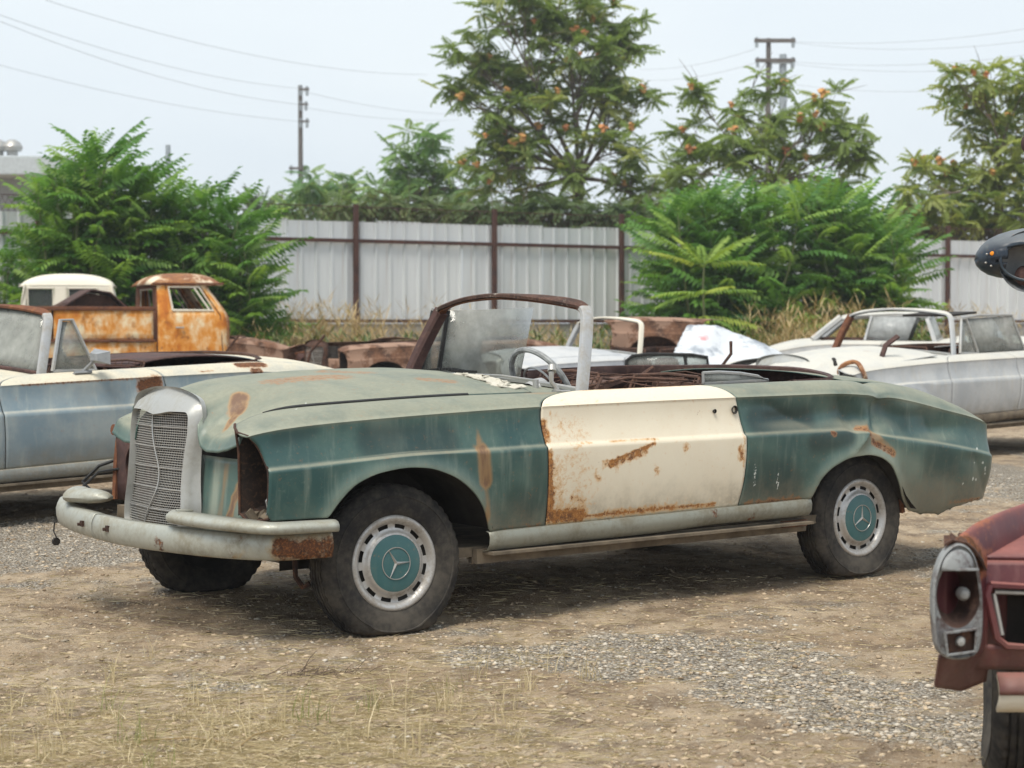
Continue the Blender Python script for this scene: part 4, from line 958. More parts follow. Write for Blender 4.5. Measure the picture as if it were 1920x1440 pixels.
build_car('rusted_car', 'low brown rusted car tail beside the nose of the orange pickup', place((-.9, .8, .9), at(560, 640, 29), yaw), (0, 0, yaw),
          dict(body=M['rustbody'], sill=M['rust'], bumper=M['rust'], shell=M['rust']), res=.035, opt=('noscreen', 'nohood', 'wheels'), group='rusted bodies in the weeds')
yaw = R(-15)
build_car('sedan_car', 'grey hardtop car half hidden in dry weeds behind the off-white open car', place((.8, -.7, 1.38), at(1640, 574, 27), yaw), (0, 0, yaw),
          dict(body=M['silver'], pillar=M['silver'], header=M['silver'], pillar2=M['silver'], sill=M['mud'], roof=M['silver']), res=.035, opt=('roof', 'glass', 'seats', 'wheels'), group='scrapped two-door cars of the yard')

# lone rusted fender leaning in the weeds
def lone_fender(name, label, loc, yaw, mat):
    root = empty(name, loc, (0, R(-3), yaw)); tag(root, label, 'fender', 'rusted bodies in the weeds')
    P = side_patch(fend_f, lambda v: door_f(v), .03); panel('skin', P, (0, 1, 0), mat, root, .008)
    b = MB(); b.tube([(x, .86, float(zb(x))) for x in np.linspace(2.34, 3.3, 30)], .012, 6); b.build('edge', M['rust'], root)
    b = MB(); b.box((2.6, .60, .30), (1.2, .3, .6)); b.box((2.6, .70, .62), (.9, .1, .3), (0, .2, 0)); b.build('inner_panel', M['rust'], root)
    return root
lone_fender('rusted_fender', 'brown rusted fender panel standing in the weeds behind the white windscreen frame', place((2.7, .88, .93), at(1230, 614, 24), R(200)), R(200), M['rustbody'])

# crumpled silver hood stood on edge, on a rusty body
root = empty('crumpled_hood', at(1345, 700, 19)); tag(root, 'crumpled silver hood tipped up with a faded red mark behind the green car', 'car hood')
n = NM('crumpled_silver'); x_ = n.noise(2.5, 6, .65); rd = n.ss(n.m_('ADD', n.attr('rust'), n.m_('MULTIPLY', n.m_('SUBTRACT', n.noise(14, 6, .7), .5), 1.2)), .5, .8)
cc = n.mix(n.ss(x_, .36, .5), (.30, .33, .37), (.66, .68, .70)); cc = n.mix(n.m_('MULTIPLY', rd, .75), cc, (.62, .22, .22)); M['crumple'] = n.fin(cc, .38, .25, .5)
P = []; W_ = (.0, 1.0)
ctl = [[(-.52, -.5, .05), (-.45, -.1, .25), (-.30, .15, .50)], [(-.30, -.45, .02), (-.18, -.05, .34), (-.03, .2, .50)], [(.05, -.5, 0), (.12, -.02, .22), (.20, .22, .42)], [(.30, -.4, .05), (.42, .0, .26), (.45, .2, .33)], [(.6, -.3, 0), (.66, .05, .12), (.72, .25, .20)]]
A = np.array(ctl); fx = [[pch([(i, A[i, j, k]) for i in range(5)]) for k in range(3)] for j in range(3)]
G = np.zeros((36, 24, 3))
for a_, t in enumerate(np.linspace(0, 4, 36)):
    q = np.array([[float(fx[j][k](t)) for k in range(3)] for j in range(3)])
    for b_, u in enumerate(np.linspace(0, 2, 24)):
        j = min(1, int(u)); G[a_, b_] = q[j]*(1-(u-j))+q[j+1]*(u-j)
G += (rng.random(G.shape)-.5)*.012
at_ = {'rust': capsules(G, [((-.12, 0, .40), (-.2, 0, .30), .10, .75), ((-.28, 0, .28), (-.3, -.1, .2), .06, .6)])}
panel('hood_skin', G, (0, -1, .5), M['crumple'], root, .008, at_, sharp=35)
bb = MB(); bb.tube([(-.52, -.5, .05), (.1, -.5, 0), (.6, -.3, 0)], .02, 6); bb.box((0, 0, -.38), (1.3, .9, .66), None, .05); bb.build('support', M['rust'], root)
# dark rimmed rear window with seats behind it
root = empty('window_frame', at(1250, 690, 15)); tag(root, 'black rimmed window frame with maroon seat backs behind the cream door', 'window frame')
fr = [(-.33, 0, 0), (-.33, 0, .06), (-.28, 0, .10), (-.15, 0, .115), (.2, 0, .11), (.33, 0, .09), (.34, 0, 0)]
bb = MB(); bb.tube(fr, .012, 6); bb.tube([(.16, 0, 0), (.15, 0, .10)], .014, 6); bb.build('frame', M['black'], root)
bb = MB(); bb.add([(p[0], .01, p[2]) for p in fr], [tuple(range(7))]); bb.build('pane', M['glass'], root, solid=.004)
for x in (-.2, .02):
    bb = MB(); bb.box((x, .22, .0), (.2, .12, .16), None, .05); bb.build('seat_back', M['maroon'], root)
bb = MB(); bb.box((0, .2, -.5), (.9, .7, .85), None, .06); bb.build('body_shell', M['dark'], root)
root = empty('steel_bar', at(1352, 690, 13)); tag(root, 'thin rusty bent steel bar poking up behind the green car rear deck', 'steel bar')
bb = MB(); bb.tube([(-.12, 0, -.95), (-.02, 0, -.02), (.07, 0, .10), (.068, 0, .19)], .012, 5); bb.build('bar', M['rust'], root)
root = empty('steel_bar', at(432, 650, 20)); tag(root, 'short dark bar leaning against the orange pickup front', 'steel bar')
bb = MB(); bb.tube([(-.10, 0, -1.2), (-.05, 0, -.06), (.09, 0, .12)], .013, 5); bb.build('bar', M['rust'], root)
root = empty('steel_bar', at(590, 660, 22)); tag(root, 'leaning rusty bar in the dry weeds left of the windscreen', 'steel bar')
bb = MB(); bb.tube([(-.3, 0, -1.0), (-.05, 0, 0), (.12, 0, .20)], .018, 5); bb.build('bar', M['rust'], root)

# ------------------------------------------------------------------ rusty pickup
def wall_window(f, us, vs_, holes):
    """grid over sorted u, v lines; cells inside a hole rectangle are left open"""
    V = []; F = []; n_, m_ = len(us), len(vs_)
    for u in us:
        for v in vs_: V.append(f(u, v))
    for i in range(n_-1):
        for j in range(m_-1):
            cu, cv = (us[i]+us[i+1])/2, (vs_[j]+vs_[j+1])/2
            if any(a < cu < b and c < cv < d for a, b, c, d in holes): continue
            F.append((i*m_+j, (i+1)*m_+j, (i+1)*m_+j+1, i*m_+j+1))
    return V, F
def lines(a, b, n_, *extra): return sorted(set(np.round(np.concatenate([np.linspace(a, b, n_), extra]), 4).tolist()))
vw_yaw = R(22)
vw = empty('pickup_truck', place((-.10, -.86, .81), at(437, 660, 27), vw_yaw), (0, 0, vw_yaw)); tag(vw, 'orange rusted forward-cab pickup with cream roof in front of the left bushes', 'pickup truck')
slant = lambda z: .34*float(sst(z, 1.25, 1.9))
tumble = lambda z: .10*float(sst(z, 1.2, 1.95))+.03*float(sst(-z, -.7, -.3))
side_f = lambda sgn: (lambda x, z: (x-(slant(z)+.16)*max(0, (x+1.2)/1.2), sgn*(.86-tumble(z)-.03*max(0, (x+.25)/.25)**2), z))
ux = lines(-1.2, 0, 13, -.93, -.20, -.26, -1.0); uz = lines(.35, 1.83, 16, 1.42, 1.76, 1.30)
for sgn in (-1, 1):
    b = MB(); b.add(*wall_window(side_f(sgn), ux, uz, [(-.93, -.20, 1.42, 1.76)])); cs = b.build('cab_side', M['orange'], vw, solid=.025)
    b = MB(); fs = side_f(sgn)
    w0 = [(-.93, 1.42), (-.93, 1.76), (-.20, 1.76), (-.20, 1.42), (-.93, 1.42)]
    b.tube([fs(*p) for p in w0], .018, 6); b.tube([fs(-.27, 1.42), fs(-.33, 1.76)], .014, 6); b.build('window_frame', M['whiteroof'], cs)
    b = MB(); dl = [(-.99, 1.80), (-1.0, .75), (-.9, .55), (-.30, .55), (-.10, .75), (-.12, 1.35), (-.18, 1.80)]
    b.tube([fs(x, z) for x, z in dl], .009, 4); b.build('door_seam', M['rust'], cs)
    b = MB(); q = fs(-.84, 1.17); b.tube([(q[0]-.06, q[1]+sgn*.03, q[2]), (q[0]+.06, q[1]+sgn*.03, q[2])], .014, 6); b.build('door_handle', M['chrome'], cs)
ff = lambda y, z: (-.02-(slant(z)+.16)-.0+.16*(1-abs(y/.86)**2.5), y*(1-tumble(z)/.86), z)
b = MB(); b.add(*wall_window(ff, lines(-.84, .84, 15, -.68, -.06, .06, .68), lines(.35, 1.83, 14, 1.34, 1.76), [(-.68, -.06, 1.34, 1.76), (.06, .68, 1.34, 1.76)])); b.build('cab_front', M['orangewhite'], vw, solid=.025)
fr_ = lambda y, z: (-1.19, y*(1-tumble(z)/.86), z)
b = MB(); b.add(*wall_window(fr_, lines(-.85, .85, 11, -.55, .55), lines(.9, 1.83, 10, 1.40, 1.74), [(-.55, .55, 1.40, 1.74)])); rw = b.build('cab_rear', M['browntrim'], vw, solid=.025)
b = MB(); b.tube([fr_(*p) for p in ((-.55, 1.40), (-.55, 1.74), (.55, 1.74), (.55, 1.40), (-.55, 1.40))], .02, 6); b.build('window_frame', M['whiteroof'], rw)
P = []
for u in np.linspace(-1, 1, 25):
    row = []
    for v in np.linspace(-1, 1, 21):
        x = -.73+u*.53; y = v*.79; k = (1-abs(u)**3.2)*(1-abs(v)**3.2); row.append((x-.03*(1-k), y, 1.80+.175*k**.6))
    P.append(row)
P = np.array(P); panel('cab_roof', P, (0, 0, 1), M['orangewhite'], vw, .02)
b = MB(); b.tube([(-1.25, .80, 1.81), (-1.25, -.80, 1.81), (-.22, -.80, 1.81)], .016, 6); b.build('drip_rail', M['browntrim'], vw)
b = MB(); b.box((-2.7, 0, 1.0), (2.9, 1.64, .05)); b.box((-2.2, 0, .55), (3.9, 1.3, .3)); b.build('load_bed', M['rust'], vw)
for sgn in (-1, 1):
    for x0, x1 in ((-2.68, -1.27), (-4.16, -2.71)):
        us = np.linspace(x0, x1, 29); P = np.array([[(x, sgn*(.86+(.016 if (0.04 < ((x-x0)/(x1-x0)*3) % 1 < .92 and .08 < t < .86) else 0)), 1.0+.42*t) for t in np.linspace(0, 1, 15)] for x in us])
        panel('drop_side', P, (0, sgn, 0), M['orange'], vw, .03, sharp=30)
    b = MB(); b.box((-2.72, sgn*.865, 1.445), (2.95, .07, .055), None, .01); b.build('side_rail', M['browntrim'], vw)
    b = MB(); b.box((-2.72, sgn*.868, .985), (2.95, .05, .03)); b.build('bed_seam', M['browntrim'], vw)
    P = np.array([[(x, sgn*(.855-.05*(1-t)**2), .35+.61*t) for t in np.linspace(0, 1, 8)] for x in np.linspace(-4.16, -1.22, 24)]); panel('lower_side', P, (0, sgn, 0), M['orange'], vw, .02)
    for xx in (-3.0, -1.95):
        b = MB(); b.box((xx, sgn*.866, .78), (.42, .016, .20), None, .006); b.build('access_lid', M['orange'], vw)
b = MB(); b.box((-4.17, 0, 1.2), (.03, 1.7, .42)); b.build('tailgate', M['orange'], vw)
for x, y in ((-.75, -.66), (-.75, .66), (-3.2, -.66), (-3.2, .66)):
    wl = obj('wheel', DISC, vw, loc=(x, y, .31), rot=(0, 0, 0 if y > 0 else math.pi)); obj('tyre', TYRE_B, wl)
# rusted panel lying on the load bed
root = empty('folded_metal_sheet', vw.matrix_basis @ Vector((-2.25, -.35, 1.02)), (0, 0, vw_yaw)); tag(root, 'brown folded sheet metal panel lying on the orange pickup bed', 'metal sheet')
b = MB(); b.grid([[(-.55, -.5, .42), (-.55, .5, .42)], [(-.30, -.5, .46), (-.30, .5, .46)], [(.10, -.5, .70), (.10, .5, .70)], [(.38, -.5, .66), (.38, .5, .66)], [(.62, -.5, .44), (.62, .5, .44)]], (0, 0, 1)); b.build('sheet', M['maroon'], root, solid=.02, smooth=False)
b = MB(); b.prism([(-.5, 0), (-.5, .40), (.10, .64), (.38, .6), (.58, .40), (.58, 0)], .7); b.build('backing', M['rust'], root, loc=(0, -.35, 0), smooth=False)
# cream van shell behind
root = empty('van_shell', at(127, 700, 28.9), (0, 0, R(10))); tag(root, 'cream van body with two dark side windows behind the orange pickup', 'van')
root.location.z = 0; root.scale = (.82, .82, .985)
b = MB(); sf_ = lambda x, z: (x*(1-.10*float(sst(z, 1.5, 2.0))), -.6+.12*float(sst(z, 1.2, 2.0)), z)
b.add(*wall_window(sf_, lines(-.80, .95, 19, -.72, -.22, .04, .62), lines(.5, 1.88, 12, 1.47, 1.80), [(-.72, -.22, 1.47, 1.80), (.04, .62, 1.47, 1.80)])); b.build('body_side', M['whiteroof'], root, solid=.02)
b = MB(); b.add(*wall_window(lambda y, z: (-.80*(1-.10*float(sst(z, 1.5, 2.0))), y, z), lines(-.56, .7, 6), lines(.5, 1.86, 6), [])); b.build('body_end', M['whiteroof'], root, solid=.02); b = MB(); b.add(*wall_window(lambda y, z: (.93*(1-.10*float(sst(z, 1.5, 2.0))), y, z), lines(-.56, .7, 6), lines(.5, 1.86, 6), [])); b.build('body_end', M['whiteroof'], root, solid=.02)
P = np.array([[(.03+u*.88, .12+v*.62, 1.84+.20*((1-abs(u)**2.6)*(1-abs(v)**2.6))**.6) for v in np.linspace(-1, 1, 17)] for u in np.linspace(-1, 1, 25)]); panel('roof', P, (0, 0, 1), M['whiteroof'], root, .02)
for a_, c_ in ((-.47, .46), (.33, .52)):
    b = MB(); b.box((a_*.97, -.50, 1.63), (c_, .01, .30)); b.build('window', M['darkglass'], root)
    b = MB(); b.tube([(a_*.97+sx*c_/2, -.525, 1.635+sz*.165) for sx, sz in ((-1, -1), (-1, 1), (1, 1), (1, -1), (-1, -1))], .02, 6); b.build('window_frame', M['whiteroof'], root)
# blue car roof at the left edge
root = empty('blue_car', at(-80, 640, 24), (0, 0, R(-24))); root.location.z = 0; tag(root, 'deep blue car with pale rim peeking in at the left edge', 'car')
M['blue'] = car_paint('blue_paint', (.02, .07, .20), (.04, .12, .30), dusty=.3, rough=.25)
P = np.array([[(u*.85, v*.7, 1.12+.45*((1-abs(u)**2.2)*(1-abs(v)**3))**.8) for v in np.linspace(-1, 1, 15)] for u in np.linspace(-1, 1, 25)]); panel('roof', P, (0, 0, 1), M['blue'], root, .02)
b = MB(); b.box((0, 0, .72), (1.7, 1.4, .8), None, .15); b.build('body', M['blue'], root)
b = MB(); b.tube([(u*.85, -.69, 1.13+.44*(1-abs(u)**2.2)) for u in np.linspace(-.98, .98, 20)], .03, 6); b.build('rim', M['chrome'], root)

# ------------------------------------------------------------------ maroon car nose at the lower right
M['maroonpaint'] = car_paint('maroon_paint', (.065, .017, .022), (.12, .03, .032), dust=(.27, .105, .09), dusty=.85, rough=.38, patch=.05, pale=(.35, .2, .18), streak=.2, rustc=(.35, .12, .05), splash=.35)
M['lampgrey'] = rusty('lamp_grey', a=(.20, .20, .20), b=(.28, .28, .28), c=(.07, .04, .035), sc=16, rough=.5, keep=(.25, .26, .26), keepamt=.6)
M['bowl'] = rusty('lamp_bowl', a=(.085, .05, .04), b=(.14, .085, .065), c=(.045, .03, .026), sc=6, rough=.5)
D0 = 4.5
o0 = at(1805, 1124, D0)
rc = empty('maroon_car', (o0.x, o0.y, 0), (0, 0, 0)); tag(rc, 'maroon car front corner with broken upright headlight at the lower right', 'car')
K = D0/F_PX
def loc_(u, v, dy=0): return Vector(((u-1805)*K, dy, o0.z-(v-1124)*K*1.0))
out_ = [(1795, 1022), (1768, 1042), (1751, 1085), (1748, 1130), (1751, 1180), (1760, 1222), (1785, 1240), (1819, 1244), (1846, 1236), (1857, 1205), (1859, 1150), (1853, 1095), (1840, 1050), (1820, 1027)]
def smooth_closed(pts, m_=4):
    n_ = len(pts); r_ = []
    for i in range(n_):
        p0, p1, p2, p3 = (np.array(pts[(i+k) % n_], float) for k in (-1, 0, 1, 2))
        for t in np.linspace(0, 1, m_, endpoint=False): r_.append(tuple(.5*((2*p1)+(-p0+p2)*t+(2*p0-5*p1+4*p2-p3)*t*t+(-p0+3*p1-3*p2+p3)*t**3)))
    return r_
ol = smooth_closed(out_); nO = len(ol); cu, cv = 1803, 1122
ry = lambda u: (u-1750)*K*.55                        # the lamp faces a little to the left
def ringp(su, cu_, cv_, dy, pts=ol): return [loc_(cu_+(u-cu)*su[0], cv_+(v-cv)*su[1], ry(cu_+(u-cu)*su[0])+dy) for u, v in pts]
circ = []
for u, v in ol:
    a = math.atan2((v-cv)/118, (u-cu)/55); circ.append((cu+3+49*math.cos(a), cv-4+66*math.sin(a)))
inner_ = [loc_(u, v, ry(u)+.004) for u, v in circ]
b = MB(); b.grid(np.array([[list(p) for p in ringp((1, 1), cu, cv, .03)], [list(p) for p in ringp((1.0, 1.0), cu, cv, 0)], [list(p) for p in ringp((.93, .965), cu, cv, -.008)], [list(p) for p in ringp((.87, .93), cu, cv, .0)], [list(p) for p in inner_]]).transpose(1, 0, 2), None, closeu=True)
bz = b.build('headlight_bezel', M['lampgrey'], rc, fix=True)
b = MB(); rr = []
for t in np.linspace(0, 1, 8): rr.append([list(Vector(p)*(1-t*.75)+(loc_(cu+4, cv, ry(cu+4)+.004))*(t*.75)+Vector((0, .10*math.sin(t*math.pi/2), 0))) for p in inner_])
rr.append([list(loc_(cu+6, cv, ry(cu+4)+.105))]*nO)
b.grid(np.array(rr).transpose(1, 0, 2), None, closeu=True); b.build('reflector_bowl', M['bowl'], bz, fix=True)
M['bulb'] = plain('bulb_glass', (.26, .26, .25), .12, var=.2)
b = MB(); b.lathe([(.0005, -.026), (.01, -.024), (.017, -.014), (.018, 0), (.012, .014), (.010, .06)], 16); b.build('bulb', M['bulb'], bz, loc=loc_(1820, 1122, ry(1812)+.04))
b = MB(); P = []
for a in np.linspace(0, math.pi, 17): P.append([list(loc_(1800-36*math.cos(a)*q, 1070-38*math.sin(a)*q, ry(1800-36*math.cos(a)*q)-.012-.02*(1-q*q))) for q in (1, .8, .5, .2, 0)])
b.grid(np.array(P), (0, -1, 0)); b.tube([loc_(1800-38*math.cos(a), 1070-2*math.sin(a), ry(1800)-.012-.02*math.sin(a)) for a in np.linspace(0, math.pi, 9)], .004, 5); b.build('lens_remnant', M['lampgrey'], bz, solid=.004)
b = MB(); P0 = [loc_(u, v, ry(u)-.014) for u, v in ((1772, 1188), (1840, 1186), (1838, 1229), (1778, 1230))]; P1 = [p+Vector((0, .0105, 0)) for p in P0]
b.add([*P0, *P1], [(0, 1, 5, 4), (1, 2, 6, 5), (2, 3, 7, 6), (3, 0, 4, 7), (4, 5, 6, 7)]); b.build('indicator_box', M['rust'], bz, smooth=False)
b = MB(); b.tube([p+Vector((0, -.003, 0)) for p in P0+[P0[0]]], .004, 5); b.build('indicator_rim', M['lampgrey'], bz)
b = MB(); b.lathe([(.0005, -.012), (.009, -.010), (.014, 0), (.012, .012)], 14); b.build('indicator_bulb', M['bulb'], bz, loc=loc_(1807, 1208, ry(1807)-.010))
# painted fender behind the lamp, running back to the right
ax_ = Vector((.62, .78, 0)); P = []
for t, gs, tz in ((0, 1.0, 0), (.02, 1.05, .004), (.06, 1.07, .012), (.14, 1.08, .03), (.3, 1.09, .045), (.55, 1.1, .06), (.9, 1.1, .075), (1.3, 1.1, .06)):
    row = []
    for k, (u, v) in enumerate(ol):
        p = loc_(cu+(u-cu)*gs, cv+(v-cv)*(gs if v < cv else 1+(gs-1)*.4), ry(u)+.014)+ax_*t
        if v < cv: p.z += tz*(cv-v)/100
        row.append(list(p))
    P.append(row)
P = np.array(P).transpose(1, 0, 2)
q = P.reshape(-1, 3)
b = MB(); b.grid(P, None, closeu=True); me_ = mesh_of('fender', b.V, b.F, M['maroonpaint'], True, 50, {'rust': capsules(q, [(tuple(loc_(1800, 1018, .05)), tuple(loc_(1862, 1062, .09)), .06, .95), (tuple(loc_(1860, 1050, .05)), tuple(loc_(1868, 1110, .05)), .03, .8), (tuple(loc_(1850, 1000, .15)), tuple(loc_(1900, 990, .3)), .05, .55), (tuple(loc_(1750, 1030, .03)), tuple(loc_(1800, 1022, .03)), .018, .6)]), 'pale': q[:, 0]*0})
bm_ = bmesh.new(); bm_.from_mesh(me_); bmesh.ops.recalc_face_normals(bm_, faces=bm_.faces); bm_.to_mesh(me_); bm_.free(); fd = obj('fender', me_, rc)
b = MB()                                              # torn rusty edge over the lamp
tr = [(1772, 1022), (1790, 1014), (1806, 1018), (1822, 1022), (1838, 1034), (1850, 1048), (1860, 1062), (1868, 1078)]
for i in range(len(tr)-1):
    (u0, v0), (u1, v1) = tr[i], tr[i+1]
    b.add([loc_(u0, v0, ry(u0)+.0), loc_(u1, v1, ry(u1)+.0), loc_(u1+rnd.uniform(4, 14), v1-rnd.uniform(2, 14), ry(u1)+.06), loc_(u0+rnd.uniform(4, 12), v0-rnd.uniform(4, 14), ry(u0)+.06)], [(0, 1, 2, 3)])
b.build('torn_edge', M['rust'], fd, smooth=False, solid=.006)
# front panel with the dark grille opening, continuing out of the frame
fp = lambda u, v: tuple(loc_(u, v, ry(1855)+.03-(u-1855)*K*.10+.02*abs((v-1170)/100)**2))
hol = [(1874, 1990, 1112, 1226)]
b = MB(); b.add(*wall_window(fp, lines(1852, 2300, 40, 1874, 1990), lines(1062, 1275, 22, 1112, 1226), hol)); b.build('nose_panel', M['maroonpaint'], rc, solid=.012, fix=True)
b = MB(); rim_ = [(1878, 1108), (1990, 1112), (1990, 1228), (1910, 1226), (1890, 1210), (1872, 1125), (1878, 1108)]; b.tube([Vector(fp(*p))+Vector((0, -.006, 0)) for p in rim_], .010, 6); gr_ = b.build('grille_rim', M['maroonpaint'], rc)
b = MB(); b.tube([Vector(fp(*p))+Vector((0, .005, 0)) for p in ((1888, 1122), (1985, 1124))], .006, 6); b.tube([Vector(fp(*p))+Vector((0, .005, 0)) for p in ((1886, 1125), (1902, 1205))], .006, 6); b.build('grille_trim', M['chrome'], gr_)
b = MB(); b.box(tuple(Vector(fp(1950, 1170))+Vector((.06, .12, 0))), (.40, .02, .22)); b.build('grille_backing', M['dark'], gr_)
P = np.array([[list(Vector(fp(u, 1062))+ax_*t*1.0+Vector((0, 0, .10*math.sin(min(1, t)*1.4)+.010))) for t in np.linspace(0, 1.3, 12)] for u in np.linspace(1862, 2300, 20)]); panel('hood', P, (0, 0, 1), M['maroonpaint'], rc, .01)
P = np.array([[list(loc_(u, 1238+t*(82-.25*abs(u-1830)), ry(u)+.03+t*.05)) for t in np.linspace(0, 1, 8)] for u in np.linspace(1772, 1886, 14)]); panel('valance', P, (0, -1, 0), M['maroonpaint'], rc, .008)
b = MB(); b.grid([[list(loc_(u, 1275+a_*75, ry(1855)+.0-.03*math.sin(a_*3.14))) for a_ in np.linspace(0, 1, 7)] for u in np.linspace(1886, 2200, 14)], (0, -1, 0)); b.build('bumper', M['whiteroof'], rc, solid=.01)
b = MB(); b.grid([[list(loc_(u, 1272+a_*40, ry(1855)-.006-.03*math.sin(a_*1.7))) for a_ in np.linspace(0, 1, 5)] for u in np.linspace(1885, 2200, 10)], (0, -1, 0)); b.build('bumper_cover', M['maroonpaint'], rc, solid=.006)
wl = obj('wheel', DISC, rc, loc=Vector((.30, .56, .285)), rot=(0, 0, R(78))); obj('tyre', TYRE_A, wl)

# dark blue lamp pod of a stacked car, right edge
root = empty('lamp_pod', at(1925, 485, 7.6)); tag(root, 'dark blue hollow headlight pod with orange marker lamp at the right edge', 'headlight pod')
kk = 7.6/F_PX
M['navy'] = car_paint('navy_paint', (.012, .02, .035), (.03, .045, .06), dust=(.25, .27, .28), dusty=.6, rough=.3, streak=.1, splash=0.)
sec = []
for t, c_, h_, d_ in ((0, 2, 1, 2), (.06, 0, 14, 14), (.15, -2, 24, 24), (.3, -4, 34, 36), (.5, -6, 41, 46), (.75, -8, 46, 54), (1.0, -10, 48, 58), (1.6, -14, 50, 60), (2.6, -18, 52, 60)):
    sec.append([((-92+t*92)*kk, math.cos(a)*d_*kk*1.3+.05, (-c_+math.sin(a)*h_)*kk) for a in np.linspace(0, 2*math.pi, 33)[:-1]])
A = np.array(sec).transpose(1, 0, 2); V = A.reshape(-1, 3); F = []
m_ = A.shape[1]
for i in range(32):
    for j in range(m_-1):
        i2 = (i+1) % 32; c = (A[i, j]+A[i2, j]+A[i, j+1]+A[i2, j+1])/4
        if c[1] < .0 and ((c[0]/kk-0)/56)**2+((c[2]/kk+6)/36)**2 < 1: continue     # lamp opening towards the yard
        F.append((i*m_+j, i2*m_+j, i2*m_+j+1, i*m_+j+1))
po = obj('pod_shell', mesh_of('pod_shell', V, F, M['navy'], True, 50), root, .012)
b = MB(); b.tube([(56*math.cos(a)*kk, -.062-.02*math.cos(a)**2*0, (36*math.sin(a)-6)*kk) for a in np.linspace(0, 2*math.pi, 41)], .006, 6, cap=False); b.build('pod_lip', M['navy'], po)
b = MB(); b.lathe([(.0005, .07), (40*kk, .06), (58*kk, -.045)], 32); b.build('pod_liner', M['greyplastic'], po, loc=(.0, 0, -6*kk))
M['amber'] = plain('amber_lens', (.75, .26, .02), .2, var=.1)
b = MB(); b.lathe([(.0005, -.012), (.008, -.010), (.0105, 0), (.010, .012)], 14); b.build('marker_lamp', M['amber'], po, loc=(-68*kk, -.035, 9*kk), rot=(0, 0, R(-35)))
for dx, dz in ((-78, 8), (-80, -8), (-70, -14), (-66, -10)):
    b = MB(); b.lathe([(.0005, -.006), (.004, -.004), (.005, .004)], 8); b.build('clip', M['chrome'], po, loc=(dx*kk, -.03, dz*kk), rot=(0, 0, R(-35)))
b = MB(); b.lathe([(.0005, -.03), (.03, -.025), (.042, 0), (.03, .03)], 18); b.build('lamp_holder', M['maroon'], root, loc=(-6*kk, -.02, -32*kk))
b = MB(); b.tube([(.20, .1, -1.75), (.20, .1, 1.2)], .05, 8); b.tube([(.08, .08, -.02), (.24, .1, -.02)], .04, 8); b.build('stand', M['rust'], root)
b = MB(); b.lathe([(.0005, -.05), (.03, -.04), (.05, 0), (.05, .05), (.03, .1)], 18); lm = b.build('lamp_shell', M['maroon'], root, loc=(.035, 0, (485-268)*kk))
b = MB(); b.tube([(.04, .03, (485-262)*kk), (.20, .1, (485-262)*kk)], .02, 6); b.tube([(.02, -.01, (485-285)*kk), (.2, .1, (485-285)*kk)], .015, 6); b.build('lamp_arm', M['whiteroof'], root)

# ------------------------------------------------------------------ fence: sheet metal on a low wall, rusty posts, rail, wire mesh
n = NM('fence_sheet'); x_ = n.noise(1.1, 5, .6, n.map((1, 1, .25))); y_ = n.noise(14, 5, .65, n.map((1, 1, .12)))
cc = n.mix(n.ss(x_, .35, .65), (.60, .625, .64), (.70, .72, .725)); cc = n.mix(n.m_('MULTIPLY', n.ss(n.rand(), 0, 1), .25), cc, (.52, .55, .58)); cc = n.mix(n.m_('MULTIPLY', n.ss(y_, .5, .75), .3), cc, (.36, .34, .32))
st_ = n.noise(5, 5, .7, n.map((1.6, 1, .1))); cc = n.mix(n.m_('MULTIPLY', n.ss(st_, .56, .74), .4), cc, (.40, .33, .27)); wv = n.noise(.7, 2, .5); n.bump(wv, .5, .08)
M['sheet'] = n.fin(cc, .42, .15, .4)
M['postrust'] = rusty('post_rust', a=(.085, .042, .034), b=(.13, .06, .04), c=(.05, .028, .026), sc=3)
M['block'] = plain('concrete', (.30, .29, .27), .9, var=.25, sc=4)
FA, FB = Vector((-24.96, 23.1425, 0)), Vector((41.0, 62.2178, 0))
fdir = (FB-FA).normalized(); flen = (FB-FA).length; fyaw = math.atan2(fdir.y, fdir.x); ZT, ZB = 3.23, 1.24
fence = empty('metal_fence', FA, (0, 0, fyaw)); tag(fence, 'pale grey corrugated sheet fence with rusty posts behind the yard', 'fence')
SW = .96; prof = []
for k in range(3):
    b0 = k*SW/3; prof += [(b0, 0), (b0+.235, 0), (b0+.255, -.035), (b0+.295, -.035), (b0+.318, 0)]
prof.append((SW-.003, 0))
V = []; F = []
for x, y in prof: V += [(x, y, 0), (x, y, 1.0)]
F = [(2*i, 2*i+2, 2*i+3, 2*i+1) for i in range(len(prof)-1)]
SHEET = mesh_of('fence_sheet', V, F, M['sheet'], False)
for k in range(int(flen/SW)):
    h = ZT-ZB+rnd.uniform(-.03, .03)
    o = obj('sheet', SHEET, fence, loc=(k*SW, rnd.uniform(-.012, .012), ZB)); o.scale = (1, 1, h)
pb = MB(); pb.box((0, 0, 0), (.085, .085, 3.55)); PST = mesh_of('fence_post', pb.V, pb.F, M['postrust'], False)
post0 = (Vector((-3.15*1.0, 36.17, 0))-FA).dot(fdir)
k = -12
while post0+k*3.13 < flen:
    if post0+k*3.13 > 0: obj('post', PST, fence, loc=(post0+k*3.13, -.10, 1.775))
    k += 1
for z in (2.84, 1.27):
    b = MB(); b.box((flen/2, -.075, z), (flen, .05, .07)); b.build('rail', M['postrust'], fence, smooth=False)
b = MB(); b.tube([(0, -.1, 3.5), (flen, -.1, 3.5)], .010, 4); b.build('wire_strand', M['postrust'], fence)
b = MB()
for k in range(int(flen/.11)):
    x = k*.11; b.tube([(x, -.1, 3.2), (x+.16, -.1, 3.5)], .004, 3, cap=False); b.tube([(x+.16, -.1, 3.2), (x, -.1, 3.5)], .004, 3, cap=False)
o = b.build('wire_mesh', M['postrust'], fence, smooth=False); o['kind'] = 'stuff'
